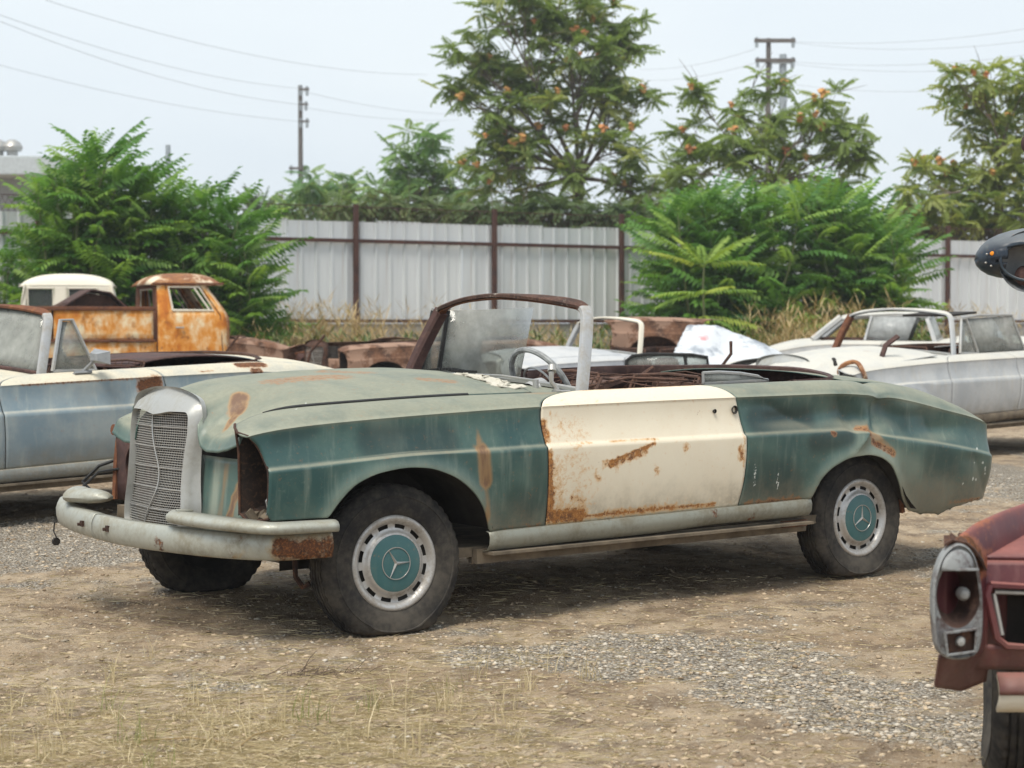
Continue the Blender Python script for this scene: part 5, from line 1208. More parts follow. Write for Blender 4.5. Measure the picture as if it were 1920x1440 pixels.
lw = empty('low_wall', FA, (0, 0, fyaw)); tag(lw, 'low concrete wall under the pale sheet fence', 'wall')
for k in range(int(flen/2.4)+1):
    b = MB(); b.box((k*2.4+1.2, .05, .61), (2.392, .22, 1.22), None, .01); b.build('wall_block', M['block'], lw, smooth=False)

# ------------------------------------------------------------------ fronds, bushes, trees
M['leaf'] = leafmat('bush_leaf', (.075, .19, .045), (.16, .33, .06), (.32, .48, .10), .45)
M['youngleaf'] = leafmat('young_leaf', (.17, .30, .05), (.30, .43, .06), (.46, .52, .09), .42)
M['treeleaf'] = leafmat('tree_leaf', (.17, .25, .075), (.27, .37, .095), (.43, .47, .16), .55)
M['blueleaf'] = leafmat('bluegreen_leaf', (.13, .25, .11), (.20, .35, .13), (.32, .45, .16), .48)  # leaves of a lighter blue-green colour, for the trees left of the tallest
M['hedgeleaf'] = leafmat('hedge_leaf', (.08, .13, .055), (.13, .19, .075), (.22, .26, .11), .4)
M['bark'] = plain('grey_bark', (.16, .13, .105), .9, var=.35, sc=5)
M['stem'] = plain('green_stem', (.13, .15, .06), .7, var=.3)
n = NM('seed'); M['seed'] = n.fin(n.mix(n.rand(), (.50, .20, .09), (.58, .33, .12)), .8, 0, .2)
M['grassblade'] = leafmat('grass_blade', (.16, .20, .07), (.30, .32, .12), (.45, .40, .2), .3)
M['strawmat'] = leafmat('straw_blade', (.40, .32, .18), (.56, .46, .28), (.72, .62, .42), .15)
M['dryweed'] = leafmat('dry_weed', (.30, .20, .09), (.44, .32, .16), (.58, .46, .25), .3)
M['greenweed'] = leafmat('green_weed', (.06, .10, .03), (.13, .16, .05), (.22, .23, .08), .3)

def frond(pairs, droop, seed, ll=.23, lw_=.075, tri=4):
    """unit length feather leaf along +x, arching down; rows of folded leaflets"""
    g = np.random.default_rng(seed); V = []; F = []
    rx = lambda t: np.array([t-.10*droop*t*t, 0, .0+.10*t-droop*t*t*.55])
    ns_ = 5 if tri == 4 else 2
    for i in range(ns_+1):
        p = rx(i/ns_); w_ = .008*(1-i/(ns_+1))
        V += [p+[0, w_, 0], p+[0, -w_, 0], p+[0, 0, -w_*1.4]]
    for i in range(ns_):
        for k in range(3): F.append((i*3+k, i*3+(k+1) % 3, i*3+3+(k+1) % 3)); F.append((i*3+k, i*3+3+(k+1) % 3, i*3+3+k))
    for i in range(pairs+1):
        t = .16+.84*i/pairs; p = rx(t); l = ll*(1-.45*abs(t-.45)**1.5*1.6)*g.uniform(.85, 1.1)
        for s_ in ((1, -1) if i < pairs else (0,)):
            if s_: d = np.array([.42+g.uniform(-.1, .1), s_*.9, -.28-.25*g.random()])
            else: d = np.array([1, 0, -.35])
            d = d/np.linalg.norm(d); side = np.cross(d, [0, 0, 1.]); side /= np.linalg.norm(side); up = np.cross(side, d)
            w_ = lw_*g.uniform(.85, 1.15); b = len(V)
            m1 = p+d*l*.42; tip = p+d*l-up*l*.14
            V += [p, m1+side*w_*.5+up*w_*.22, m1, m1-side*w_*.5+up*w_*.22, tip]
            F += [(b, b+2, b+1), (b, b+3, b+2), (b+1, b+2, b+4), (b+2, b+3, b+4)] if tri == 4 else [(b, b+4, b+1), (b, b+3, b+4)]
    return np.array(V), np.array(F)
FR = [frond(10, d_, i) for i, d_ in enumerate((.25, .4, .55, .3, .7))]
FRT = [frond(7, d_, 20+i, .29, .135, 2) for i, d_ in enumerate((.35, .7, 1.0, .5))]

def frond_mats(k, pos, out, elev, scale, roll=.35):
    """rotation matrices for k fronds pointing along azimuth 'out' with elevation 'elev'"""
    az = out; el = elev; ro = rng.normal(0, roll, k)
    ca, sa, ce, se, cr, sr = np.cos(az), np.sin(az), np.cos(el), np.sin(el), np.cos(ro), np.sin(ro)
    X = np.stack([ca*ce, sa*ce, se], 1); Y0 = np.stack([-sa, ca, 0*ca], 1); Z0 = np.cross(X, Y0)
    Y = Y0*cr[:, None]+Z0*sr[:, None]; Z = np.cross(X, Y)
    return np.stack([X, Y, Z], 2)*scale[:, None, None]
def crown_mesh(name, pos, az, el, sc, mat, lib=FRT, roll=.4, var=None):
    Vs, Fs, As = [], [], []; off = 0
    pick = rng.integers(0, len(lib), len(pos)); M3 = frond_mats(len(pos), pos, az, el, sc, roll)
    vr = rng.random(len(pos)) if var is None else var
    for i, (fv, ff_) in enumerate(lib):
        I = np.where(pick == i)[0]
        if not len(I): continue
        v = np.einsum('nij,kj->nki', M3[I], fv)+pos[I][:, None]
        Vs.append(v.reshape(-1, 3)); Fs.append((ff_[None]+(off+np.arange(len(I))*len(fv))[:, None, None]).reshape(-1, 3)); As.append(np.repeat(vr[I], len(fv))); off += len(I)*len(fv)
    return mesh_of(name, np.concatenate(Vs), np.ascontiguousarray(np.concatenate(Fs)), mat, False, 0, {'var': np.concatenate(As)})

def curve_pts(a, b, bend, n_=7, sag=0):
    a, b = Vector(a), Vector(b); m_ = Vector((rnd.uniform(-1, 1), rnd.uniform(-1, 1), rnd.uniform(-.3, .6)))*bend
    return [a.lerp(b, t)+m_*math.sin(math.pi*t) + Vector((0, 0, -sag*math.sin(math.pi*t))) for t in np.linspace(0, 1, n_)]

def bush(name, label, base, tops, mat, size, per, group, lean=(0, 0), spread=.5, lib=FR, nmax=295):
    """stems from the ground; every visible frond an object of its own"""
    root = empty(name, base); tag(root, label, 'bush', group)
    meshes = []
    for i, (fv, ff_) in enumerate(lib): meshes.append(mesh_of('frond', fv, ff_, mat, False))
    fr_ = []
    for (x, y, z, r_, s_) in tops:
        b0 = Vector((x*.35+rnd.uniform(-.2, .2), y*.35, 0)); tp = Vector((x, y, z))
        pts = curve_pts(b0, tp, .12*z, 8)
        b = MB(); b.tube(pts, list(np.linspace(.035, .010, 8)*(z/3)), 5); b.build('stem', M['stem'], root)
        for k in range(per):
            t = 1-(k/per)**1.1*.75; i = min(6, int(t*7)); p = pts[i].lerp(pts[i+1], t*7-i)
            a = k*2.4+rnd.uniform(-.5, .5); e = R(rnd.uniform(-6, 26)+34*t**3); s2 = size*s_*(.8+.4*rnd.random())*(1.15-.3*t)
            fr_.append((p, a, e, s2))
    rnd.shuffle(fr_); vis = fr_[:nmax]
    P = np.array([list(p) for p, *_ in vis]); M3 = frond_mats(len(vis), P, np.array([a for _, a, _, _ in vis])+0, np.array([e for _, _, e, _ in vis]), np.array([s2 for *_, s2 in vis]))
    for i, q in enumerate(vis):
        o = bpy.data.objects.new('frond', meshes[i % len(meshes)]); C.objects.link(o); o.parent = root
        o.matrix_local = Matrix.Translation(P[i]) @ Matrix([[*M3[i][r_]] for r_ in range(3)]).to_4x4()
    rest = fr_[nmax:]
    if rest:
        o = obj('leafage', crown_mesh('leafage', np.array([list(p) for p, *_ in rest]), np.array([a for _, a, _, _ in rest]), np.array([e for _, _, e, _ in rest]), np.array([s2 for *_, s2 in rest]), mat, lib), root); o['kind'] = 'stuff'
    return root

def bush_at(label, u0, u1, D, profile, mat, size, per, ns, depth, name='leafy_bush', nmax=295, group='leafy bushes along the fence', lib=FR):
    """profile: (u, v_top) outline of the bush in the photo, turned into stem heights at distance D"""
    uc = (u0+u1)/2; c_ = at(uc, 605, D); f = np.array(profile, float); tops = []
    for k in range(ns):
        u = u0+(u1-u0)*((k+.5)/ns)+rnd.uniform(-14, 14); dy = rnd.uniform(-depth, depth)
        zt_ = CAM_H+(605-float(np.interp(u, f[:, 0], f[:, 1])))/F_PX*D-size*.35
        h = zt_*(1 if rnd.random() < .6 else rnd.uniform(.35, .9)); tops.append((at(u, 605, D).x-c_.x, dy, max(.5, h), 1, rnd.uniform(.85, 1.15)))
    return bush(name, label, (c_.x, D, 0), tops, mat, size, per, group, nmax=nmax, lib=lib)
bush_at('tall light green feathery bush behind the pickup at far left', 70, 300, 31.4, [(30, 400), (80, 330), (150, 285), (180, 262), (230, 300), (290, 345), (330, 400)], M['leaf'], .92, 26, 30, .7)
bush_at('rounder green feathery bush between tall left bush and pale fence', 285, 490, 32, [(250, 400), (300, 365), (370, 350), (440, 372), (500, 410), (560, 480)], M['leaf'], .90, 25, 30, .9)
bush_at('small green bush low behind the white van at left edge', 0, 110, 31.6, [(0, 480), (60, 430), (130, 430)], M['leaf'], .75, 20, 10, .4)
bush_at('big bright green feathery bush covering the fence at right', 1215, 1490, 37, [(1190, 480), (1230, 385), (1300, 365), (1400, 360), (1500, 352)], M['leaf'], 1.0, 27, 36, 1.2)
bush_at('right half of the bright green bush beside the right fence sheets', 1470, 1690, 37.5, [(1450, 365), (1520, 350), (1600, 372), (1660, 420), (1730, 490)], M['leaf'], 1.0, 27, 34, 1.2)
# young plant with yellow-green feathery leaves
c_ = at(1318, 605, 32)
root = empty('young_tree', (c_.x, 32, 0)); tag(root, 'young yellow-green feathery sapling in front of the bright right bush', 'sapling', None)
b = MB(); b.tube([(0, 0, 0), (.03, 0, 1.0), (0, .02, 1.9), (.02, 0, 2.25)], [.03, .026, .02, .012], 6); b.build('stem', M['stem'], root)
fm = [mesh_of('frond', *frond(13, d_, 50+i, .20, .062), M['youngleaf'], False) for i, d_ in enumerate((.35, .5, .65))]
spec = [(2.2, a, e, s_) for a, e, s_ in ((3.3, 40, .95), (-.2, 42, 1.0), (.15, 18, 1.05), (3.0, 22, 1.0), (2.6, 55, .8), (.6, 58, .8), (4.2, 35, .8), (5.4, 38, .8), (1.6, 50, .7))]+[(1.75, a, e, s_) for a, e, s_ in ((-.1, 8, .95), (3.2, 6, .95), (4.4, 10, .8), (5.2, 12, .85), (2.9, -6, .9))]+[(1.35, a, e, s_) for a, e, s_ in ((3.3, -8, 1.0), (.0, -5, 1.0), (4.6, 0, .8), (5.6, -6, .8))]
M3 = frond_mats(len(spec), None, np.array([q[1] for q in spec]), np.radians([q[2] for q in spec]), np.array([q[3] for q in spec]), .2)
for i, q in enumerate(spec):
    o = bpy.data.objects.new('frond', fm[i % 3]); C.objects.link(o); o.parent = root
    o.matrix_local = Matrix.Translation((0, 0, q[0])) @ Matrix([[*M3[i][r_]] for r_ in range(3)]).to_4x4()

_i = bmesh.new(); bmesh.ops.create_icosphere(_i, subdivisions=2, radius=1)
for v in _i.verts: v.co *= rnd.uniform(.15, 1.3)
_i.verts.index_update(); sdv = [v.co.copy() for v in _i.verts]; sdf = [tuple(v.index for v in f.verts) for f in _i.faces]; _i.free()
SEED = mesh_of('seed_cluster', sdv, sdf, M['seed'], False)

def tree(name, label, u, D, vbase, lobes, fsize, dens, mat, seeds=0, tr=.2, group=None, depth=1.6, forks=None, dead=0, cat='tree'):
    """trunk with limbs to each lobe; the crown is feather leaves in whorls at the twig ends"""
    base = at(u, 605, D); base.z = 0
    root = empty(name, base); tag(root, label, cat, group); k_ = D/F_PX
    fork = Vector(((forks[0]-u)*k_, 0, CAM_H+(605-forks[1])*k_)) if forks else Vector((0, 0, 2.5))
    b = MB(); b.tube(curve_pts((0, 0, 0), fork, .12, 9), list(np.linspace(tr, tr*.72, 9)), 8)
    whorls = []; twigs = MB()
    for (lu, lv, ru, rv) in lobes:
        c_ = Vector(((lu-u)*k_, rnd.uniform(-depth, depth)*.6, CAM_H+(605-lv)*k_)); rx, rz = ru*k_, rv*k_; ryy = min(depth, (rx+rz)/2)
        limb = curve_pts(fork if c_.z > fork.z-.4 else fork*.6, c_-Vector((0, 0, rz*.3)), .35, 8); b.tube(limb, list(np.linspace(tr*.30, tr*.06, 8)), 6)
        m_ = max(6, int(dens*5.0*(rx*rz)/(fsize*fsize)))
        for q in range(m_):
            v = np.array([rnd.gauss(0, 1), rnd.gauss(0, 1), rnd.gauss(0, 1)]); v /= np.linalg.norm(v); v *= (.25+.85*rnd.random()**.6)
            p = c_+Vector((v[0]*rx, v[1]*ryy, v[2]*rz)); whorls.append((p, v))
            st = limb[rnd.randint(4, 7)]; twigs.tube(curve_pts(st, p, .12, 4, .03), [tr*.04+.010, tr*.03+.008, tr*.02+.006, .005], 4, cap=False)
    for q in range(dead):                               # bare grey twigs
        p0, v0 = whorls[rnd.randrange(len(whorls))]; p1 = p0+Vector((rnd.uniform(-.8, .8), rnd.uniform(-.8, 0), rnd.uniform(-.2, .9))); twigs.tube(curve_pts(p0, p1, .12, 4), [.014, .011, .008, .004], 4, cap=False)
    t_ = b.build('trunk', M['bark'], root); tw = twigs.build('twigs', M['bark'], t_, smooth=False); tw['kind'] = 'stuff'
    pos, az, el, sc, var = [], [], [], [], []
    for p, v in whorls:
        kf = rnd.randint(6, 9); a0 = rnd.random()*6.28; vv = rnd.random()
        for k in range(kf):
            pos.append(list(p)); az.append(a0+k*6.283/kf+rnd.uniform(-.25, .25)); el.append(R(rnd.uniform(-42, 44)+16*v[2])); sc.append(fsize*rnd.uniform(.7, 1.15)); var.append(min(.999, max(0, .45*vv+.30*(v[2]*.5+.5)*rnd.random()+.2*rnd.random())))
    cr = obj('crown', crown_mesh('crown', np.array(pos), np.array(az), np.array(el), np.array(sc), mat, var=np.array(var)), root); cr['kind'] = 'stuff'
    cand = [w_ for w_ in whorls if w_[1][1] < .25 and w_[1][2] > -.3]; rnd.shuffle(cand)
    for p, v in cand[:seeds]:
        o = bpy.data.objects.new('seed_cluster', SEED); C.objects.link(o); o.parent = root; o.location = p+Vector((0, -.2, .10)); s_ = rnd.uniform(.07, .14)*D/50; o.scale = (s_*1.3, s_, s_); o.rotation_euler = (0, 0, rnd.random()*6)
    return root
tree('ailanthus_tree', 'tallest dark green tree with orange seed clusters behind the fence centre', 1090, 52, 430,
     [(950, 40, 85, 60), (1060, 20, 110, 50), (1150, 55, 60, 45), (890, 110, 55, 40), (985, 130, 95, 60), (1090, 115, 100, 60), (1180, 95, 35, 30), (840, 160, 42, 24), (900, 195, 60, 35), (1010, 215, 80, 45), (1130, 200, 85, 50), (1190, 190, 35, 40), (1000, 280, 85, 45), (1150, 280, 60, 45), (935, 250, 40, 35), (905, 310, 40, 45), (960, 350, 70, 40), (1180, 350, 55, 50), (1060, 330, 40, 25), (1000, 395, 70, 28), (1130, 400, 75, 28), (1240, 380, 45, 35)],
     .60, 1.6, M['treeleaf'], 38, .24, 'seeding trees behind the fence', forks=(1085, 335), dead=60)
tree('ailanthus_tree', 'thin-stemmed seeding tree in front of the twin power poles', 1450, 50, 420,
     [(1305, 178, 16, 14), (1300, 250, 40, 35), (1350, 270, 50, 45), (1425, 215, 60, 45), (1440, 165, 34, 26), (1530, 190, 50, 26), (1500, 245, 70, 45), (1590, 255, 55, 40), (1620, 290, 30, 25), (1400, 300, 55, 40), (1480, 315, 60, 35), (1570, 335, 60, 30), (1260, 310, 45, 45), (1300, 350, 40, 30)],
     .60, 1.7, M['treeleaf'], 15, .11, 'seeding trees behind the fence', forks=(1450, 345), dead=45)
tree('ailanthus_tree', 'seeding tree with bright orange clusters at the right edge', 1860, 46, 430,
     [(1790, 165, 40, 30), (1850, 150, 50, 26), (1905, 165, 40, 35), (1830, 220, 60, 40), (1900, 240, 60, 45), (1960, 200, 50, 60), (1880, 300, 75, 45), (1770, 320, 60, 32), (1720, 360, 55, 40), (1830, 365, 80, 45), (1920, 380, 60, 45), (1690, 400, 40, 30), (1780, 405, 60, 25)],
     .62, 1.9, M['treeleaf'], 26, .16, 'seeding trees behind the fence', forks=(1870, 345), dead=20)
tree('leafy_tree', 'blue-green bushy tree left of the tallest tree', 800, 57, 430, [(805, 262, 42, 28), (760, 310, 50, 35), (820, 320, 60, 40), (870, 345, 40, 40), (770, 360, 70, 35), (720, 375, 45, 28), (850, 385, 60, 25)], .7, 1.6, M['blueleaf'], 0, .16, 'leafy trees behind the fence', forks=(795, 380))
tree('leafy_tree', 'low blue-green tree crown under the wooden power pole', 610, 60, 430, [(600, 345, 60, 26), (655, 345, 40, 20), (560, 375, 50, 28), (640, 380, 60, 28), (530, 395, 30, 20), (690, 390, 45, 25)], .7, 1.6, M['blueleaf'], 0, .14, 'leafy trees behind the fence', forks=(610, 390))
for lab, u, u1, v, D in (('dark green hedge strip above the fence left of centre', 640, 900, 395, 47), ('dark green hedge strip above the fence right of centre', 900, 1240, 400, 46), ('dark shrubs above the fence near the right post', 1620, 1940, 415, 47)):
    L_ = [(uu, v+rnd.uniform(-8, 10), 34, 22) for uu in range(u, u1, 36)]+[(uu, v+30, 40, 20) for uu in range(u, u1, 50)]
    tree('hedge', lab, (u+u1)/2, D, 430, L_, .5, 1.3, M['hedgeleaf'], 0, .06, 'hedge behind the fence', depth=.7, forks=((u+u1)/2, v+60), dead=30, cat='hedge')
# palm far off
c_ = at(490, 605, 85); root = empty('palm_tree', (c_.x, 85, 0)); tag(root, 'small hazy palm tree far behind the left bushes', 'palm tree')
b = MB(); b.tube([(0, 0, 0), (.1, 0, 3.5), (0, 0, 6.2)], [.28, .22, .2], 8); b.build('trunk', M['bark'], root)
pos = np.tile([[0, 0, 6.2]], (46, 1)); o = obj('crown', crown_mesh('crown', pos, rng.random(46)*6.28, rng.uniform(-.9, 1.1, 46), rng.uniform(1.2, 1.7, 46), M['hedgeleaf'], FR), root); o['kind'] = 'stuff'
pos = np.tile([[0, 0, 5.9]], (30, 1)); o = obj('dead_skirt', crown_mesh('dead_skirt', pos, rng.random(30)*6.28, rng.uniform(-1.5, -.7, 30), rng.uniform(1., 1.5, 30), M['dryweed'], FR), root); o['kind'] = 'stuff'

# ------------------------------------------------------------------ power poles, wires, building
M['wood'] = plain('weathered_pole', (.12, .108, .10), .9, var=.25); M['steelpole'] = plain('steel_pole', (.30, .34, .37), .5, .2); M['wire'] = plain('power_wire', (.36, .37, .39), .7, var=.1); M['build'] = plain('grey_wall', (.30, .32, .34), .8, var=.1); M['eave'] = plain('pale_eave', (.42, .46, .48), .7, var=.1)
def pole(name, label, u, vt, D, mat, r_, arms, flat=None):
    t = at(u, vt, D); root = empty(name, (t.x, D, 0)); tag(root, label, 'power pole', 'power poles beyond the trees'); k_ = D/F_PX
    b = MB(); b.tube([(0, 0, 0), (0, 0, t.z)], [r_*1.25, r_*.85], 8); b.build('pole', mat, root)
    for v, u0, u1, th in arms:
        z = at(u, v, D).z; b = MB(); b.box(((((u0+u1)/2)-u)*k_, -r_, z), ((u1-u0)*k_, .14, th)); ao = b.build('crossarm', mat, root, smooth=False)
        for uu in (u0+4, u1-4):
            b = MB(); b.tube([((uu-u)*k_, -r_, z-.30), ((uu-u)*k_, -r_, z+.14)], .07, 6); b.build('insulator', M['steelpole'], ao)
    return root
pole('wooden_pole', 'single dark wooden power pole left of centre', 563, 160, 88, M['wood'], .125, [(168, 560, 580, .1), (196, 560, 578, .08), (228, 560, 580, .08), (316, 542, 575, .1)])
pole('wooden_pole', 'dark wooden power pole with two long crossarms above the right trees', 1441, 72, 80, M['wood'], .125, [(77, 1414, 1490, .16), (114, 1416, 1490, .16), (345, 1380, 1440, .14)])
pole('steel_pole', 'pale steel power pole standing just right of the crossarm pole', 1468, 102, 84, M['steelpole'], .20, [(118, 1440, 1488, .12), (156, 1448, 1486, .12)])
pole('antenna_mast', 'thin grey mast above the left bushes', 315, 272, 75, M['steelpole'], .12, [])
for i, (a_, b_, sag, lab) in enumerate((((0, 28, 60), (563, 166, 88), .8, 'upper left wire running down to the wooden pole'), ((85, 0, 60), (800, 140, 95), 1.2, 'long left wire passing above the wooden pole'), ((0, 40, 62), (563, 196, 88), .9, 'second left wire running down to the wooden pole'), ((0, 122, 70), (563, 228, 88), .6, 'lowest left wire running down to the wooden pole'),
        ((563, 170, 88), (860, 215, 110), .5, 'wire leaving the wooden pole towards the tallest tree'), ((563, 200, 88), (860, 225, 110), .5, 'lower wire leaving the wooden pole towards the tallest tree'),
        ((1200, 130, 100), (1416, 92, 80), .5, 'wire between the tallest tree and the crossarm pole'), ((1200, 150, 100), (1416, 118, 80), .5, 'lower wire between the tallest tree and the crossarm pole'),
        ((1488, 78, 80), (1960, 48, 70), .6, 'topmost wire right of the crossarm pole'), ((1488, 80, 80), (1960, 72, 70), .7, 'second wire from the top right of the crossarm pole'), ((1488, 116, 80), (1960, 98, 70), .6, 'third wire right of the crossarm pole'), ((1488, 120, 80), (1960, 116, 70), .7, 'fourth wire right of the crossarm pole'), ((1486, 158, 84), (1960, 150, 74), .8, 'lowest wire right of the steel pole'))):
    A_, B_ = at(*a_), at(*b_); b = MB(); b.tube([A_.lerp(B_, t)-Vector((0, 0, sag*4*t*(1-t)*.5)) for t in np.linspace(0, 1, 20)], .009, 4)
    tag(b.build('power_line', M['wire']), 'thin '+lab, 'power line', 'overhead power lines')
c_ = at(20, 330, 62); root = empty('warehouse', (c_.x-4, 62, 0)); tag(root, 'grey flat-roofed warehouse corner behind the fence at far left', 'building')
k_ = 62/F_PX; zb_ = CAM_H+(605-335)*k_; zt2 = CAM_H+(605-300)*k_
b = MB(); b.box((0, 3, zb_/2), (9.2, 6, zb_)); b.build('wall', M['build'], root, smooth=False)
b = MB(); b.box((.6, 2.6, (zb_+zt2)/2), (11.2, 8, zt2-zb_), None, .05); b.build('roof_slab', M['eave'], root, smooth=False)
for xx in (4.0, 4.48):
    b = MB(); b.lathe([(.18, 0), (.18, .2), (.30, .22), (.34, .36), (.25, .52), (.10, .60), (.0005, .61)], 18, 'z'); b.build('roof_vent', M['chrome'], root, loc=(xx-.25, -.6, zt2))

# ------------------------------------------------------------------ weeds, straw, twigs
def stalks(name, label, cat, spots, mat, hmin, hmax, tri=5, kids=5, lean=.25, wid=.006, leaf=.0):
    V = []; F = []; A_ = []
    for (x, y, k, r_, hs) in spots:
        for q in range(k):
            px = x+rnd.gauss(0, r_); py = y+rnd.gauss(0, r_); h = hs*rnd.uniform(hmin, hmax); an = rnd.random()*6.28; le = rnd.gauss(0, lean); vr = rnd.random()
            z0 = float(ground_h(np.array(px), np.array(py)))-.005; dx, dy = math.cos(an)*le*h, math.sin(an)*le*h
            P_ = [Vector((px+dx*t*t, py+dy*t*t, z0+h*t*(1-.15*abs(le)*t))) for t in (0, .4, .75, 1)]; w_ = wid*rnd.uniform(.6, 1.3)*(1+h*.3); a2 = rnd.random()*3.14; s_ = Vector((math.cos(a2), math.sin(a2), 0))*w_
            i = len(V)
            for j, p in enumerate(P_): V += [p-s_*(1-j*.28), p+s_*(1-j*.28)]
            A_ += [vr]*8; F += [(i+2*j, i+2*j+1, i+2*j+3, i+2*j+2) for j in range(3)]
            for c_ in range(kids):
                t = rnd.uniform(.25, 1); p = P_[0].lerp(P_[3], t); a3 = rnd.random()*6.28; l = h*rnd.uniform(.08, .25); d_ = Vector((math.cos(a3)*l, math.sin(a3)*l, l*rnd.uniform(.2, 1.1))); sd_ = Vector((-math.sin(a3), math.cos(a3), 0))*(w_*.7+leaf*l)
                i = len(V); V += [p, p+d_*.5+sd_, p+d_, p+d_*.5-sd_]; A_ += [vr*.9]*4; F.append((i, i+1, i+2, i+3))
    me = bpy.data.meshes.new(name); me.from_pydata([tuple(v) for v in V], [], F); me.materials.append(mat); a_ = me.attributes.new('var', 'FLOAT', 'POINT'); a_.data.foreach_set('value', np.array(A_, np.float32)*.95)
    return tag(obj(name, me), label, cat, kind='stuff')
sp = []
def fpt(u, D): p = at(u, 605, D); return p.x, p.y
for u, D, k, r_, hs in ((560, 33, 60, .5, 1.9), (610, 34, 90, .6, 2.0), (640, 33, 60, .5, 1.8), (680, 35, 40, .5, 1.7), (760, 36, 25, .6, 1.9), (850, 37, 30, .6, 2.2), (480, 31, 50, .6, 1.5), (720, 33, 50, .8, 1.5), (1000, 35, 70, .8, 1.5), (1060, 33, 60, .7, 1.45), (1130, 34, 60, .7, 1.4), (1250, 32, 60, .6, 1.4), (1300, 31, 50, .6, 1.4), (1450, 33, 60, .6, 1.5), (1500, 32, 80, .5, 1.9), (1540, 31, 70, .5, 1.8), (1590, 34, 50, .6, 2.0), (1700, 36, 50, .8, 1.6), (1770, 38, 50, .7, 1.9), (1840, 38, 40, .7, 1.9), (900, 36, 40, .8, 1.5), (950, 36, 40, .7, 1.6), (1380, 31, 40, .6, 1.3), (1170, 36, 40, .6, 1.5)):
    x, y = fpt(u, D); sp.append((x, y, int(k*1.3), r_, hs*.84))
stalks('dry_weeds', 'tall dry tan weeds along the foot of the fence', 'weeds', sp, M['dryweed'], .45, 1.0, kids=16, lean=.16, wid=.0055, leaf=.012)
sp = [(*fpt(u, D), k, r_, hs) for u, D, k, r_, hs in ((520, 30, 60, .8, 1.1), (650, 31, 70, .8, 1.2), (750, 32, 60, .8, 1.1), (980, 30, 80, .8, 1.15), (1100, 31, 60, .8, 1.15), (1240, 30, 60, .8, 1.2), (1420, 30, 60, .8, 1.15), (1650, 33, 60, .8, 1.3), (1560, 33, 40, .8, 1.3))]
stalks('green_weeds', 'low green and yellow weeds between the rusted bodies', 'weeds', sp, M['greenweed'], .4, 1.0, kids=18, lean=.22, wid=.006, leaf=.07)
sp = []
for k in range(44):
    a_ = rnd.random(); x = rnd.gauss(-.85, .55); y = 5.1+abs(rnd.gauss(0, .75)); sp.append((x, y, rnd.randint(6, 22), .025, rnd.uniform(.05, .14)))
stalks('grass_tufts', 'dry yellow grass tufts in the left foreground dirt', 'grass', sp, M['strawmat'], .5, 1.3, kids=0, lean=.5, wid=.0016)
sp = [(-.62, 5.62, 24, .03, .10), (-1.12, 5.45, 20, .03, .12), (-.45, 5.75, 16, .03, .10), (-1.0, 5.1, 18, .03, .12), (1.28, 4.9, 40, .06, .05), (-.2, 6.0, 8, .03, .08), (-1.3, 5.9, 12, .02, .12)]
stalks('green_grass', 'few greenish grass blades among the dry tufts', 'grass', sp, M['grassblade'], .4, 1.3, kids=0, lean=.6, wid=.0016)
V = []; F = []; A_ = []
for k in range(11000):                                  # straw lying flat
    if rnd.random() < .72: x = rnd.gauss(-.85, .6); y = 4.95+abs(rnd.gauss(0, .8))
    else: y = rnd.uniform(4.8, 9); x = rnd.uniform(-.32, .3)*y
    l = rnd.uniform(.010, .055)*(2.4 if rnd.random() < .08 else 1); a_ = rnd.gauss(0, .9) if rnd.random() < .6 else rnd.random()*6.28; w_ = rnd.uniform(.0007, .0018)
    d_ = Vector((math.cos(a_)*l, math.sin(a_)*l, rnd.gauss(0, .06)*l)); s_ = Vector((-math.sin(a_), math.cos(a_), 0))*w_; V.append((x, y, d_, s_)); A_.append(rnd.random())
px = np.array([v[0] for v in V]); py = np.array([v[1] for v in V]); pz = ground_h(px, py)+.004
VV = []
for i, (x, y, d_, s_) in enumerate(V):
    c_ = Vector((x, y, pz[i])); VV += [c_-d_-s_, c_-d_+s_, c_+Vector((0, 0, .003)), c_+d_]
    j = 4*i; F.append((j, j+1, j+3, j+2))
me = mesh_of('straw', [tuple(v) for v in VV], F, M['strawmat'], False, 0, {'var': np.repeat(np.array(A_)*.9+.05, 4)}); tag(obj('straw', me), 'loose straw lying over the foreground dirt', 'straw', kind='stuff')
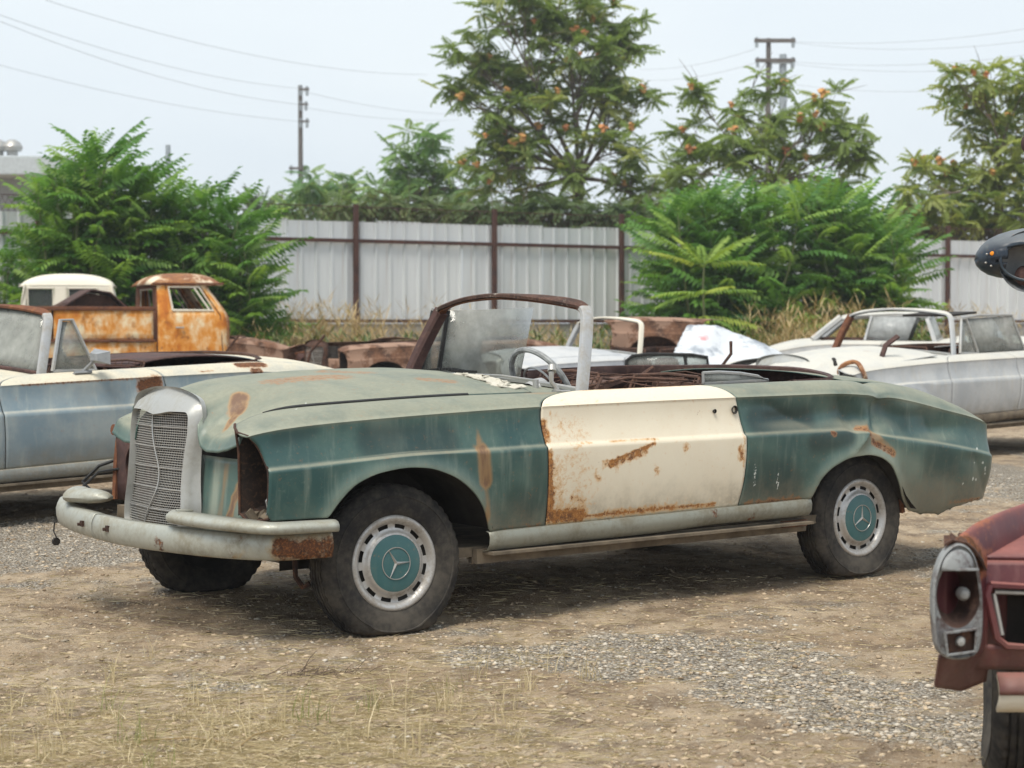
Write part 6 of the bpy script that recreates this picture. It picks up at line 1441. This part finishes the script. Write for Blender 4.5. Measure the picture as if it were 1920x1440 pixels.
# dark twig heap
M['twig'] = plain('dark_twig', (.12, .085, .06), .9, var=.4)
c_ = at(600, 1262, 6.35); c_.z = float(ground_h(np.array(c_.x), np.array(c_.y))); root = empty('twig_pile', c_); tag(root, 'dark dry twig heap on the dirt before the front wheel', 'twig pile')
for k in range(90):
    x = rnd.gauss(0, .085); y = rnd.gauss(0, .05); a_ = rnd.gauss(0, .7) if rnd.random() < .8 else 1.5; l = rnd.uniform(.02, .09); u_ = abs(rnd.gauss(0, .25)) if k > 12 else rnd.uniform(.5, 1.2)
    b = MB(); b.tube([(x, y, .003), (x+math.cos(a_)*l*.5, y+math.sin(a_)*l*.3, .006+u_*l*.55), (x+math.cos(a_)*l, y+math.sin(a_)*l*.5, .005+u_*l*(.9 if rnd.random() < .5 else .5))], [.0017, .0013, .0008], 4); b.build('twig', M['twig'], root, smooth=False)
for lab, pts in (('long pale dry stalk lying at lower left', [(.0, 0, .006), (.16, .01, .012), (.30, -.10, .006)]), ('curved pale stalk lying right of the long dry stalk', [(.42, .02, .006), (.36, -.06, .010), (.33, -.13, .006)])):
    o_ = at(255, 1375, 5.45); b = MB(); b.tube([Vector((o_.x, o_.y, .0))+Vector((p[0], p[1], float(ground_h(np.array(o_.x+p[0]), np.array(o_.y+p[1])))+p[2])) for p in pts], .0025, 5); tag(b.build('dry_stalk', M['dryweed']), lab, 'dry stalk', 'stalks lying on the dirt')

# ------------------------------------------------------------------ thin summer haze over the whole yard
hm = bpy.data.materials.new('haze_air'); hm.use_nodes = True; ht = hm.node_tree; ht.nodes.clear()
ho = ht.nodes.new('ShaderNodeOutputMaterial'); hv_ = ht.nodes.new('ShaderNodeVolumePrincipled')
hv_.inputs['Color'].default_value = (.93, .96, 1, 1); hv_.inputs['Density'].default_value = 0.0009; hv_.inputs['Anisotropy'].default_value = 0.2
ht.links.new(hv_.outputs[0], ho.inputs['Volume'])
hb_ = MB(); hb_.box((0, 720, 7.5), (1400, 1760, 18)); tag(hb_.build('haze', hm, smooth=False), 'thin pale haze over the yard', 'haze', kind='stuff')
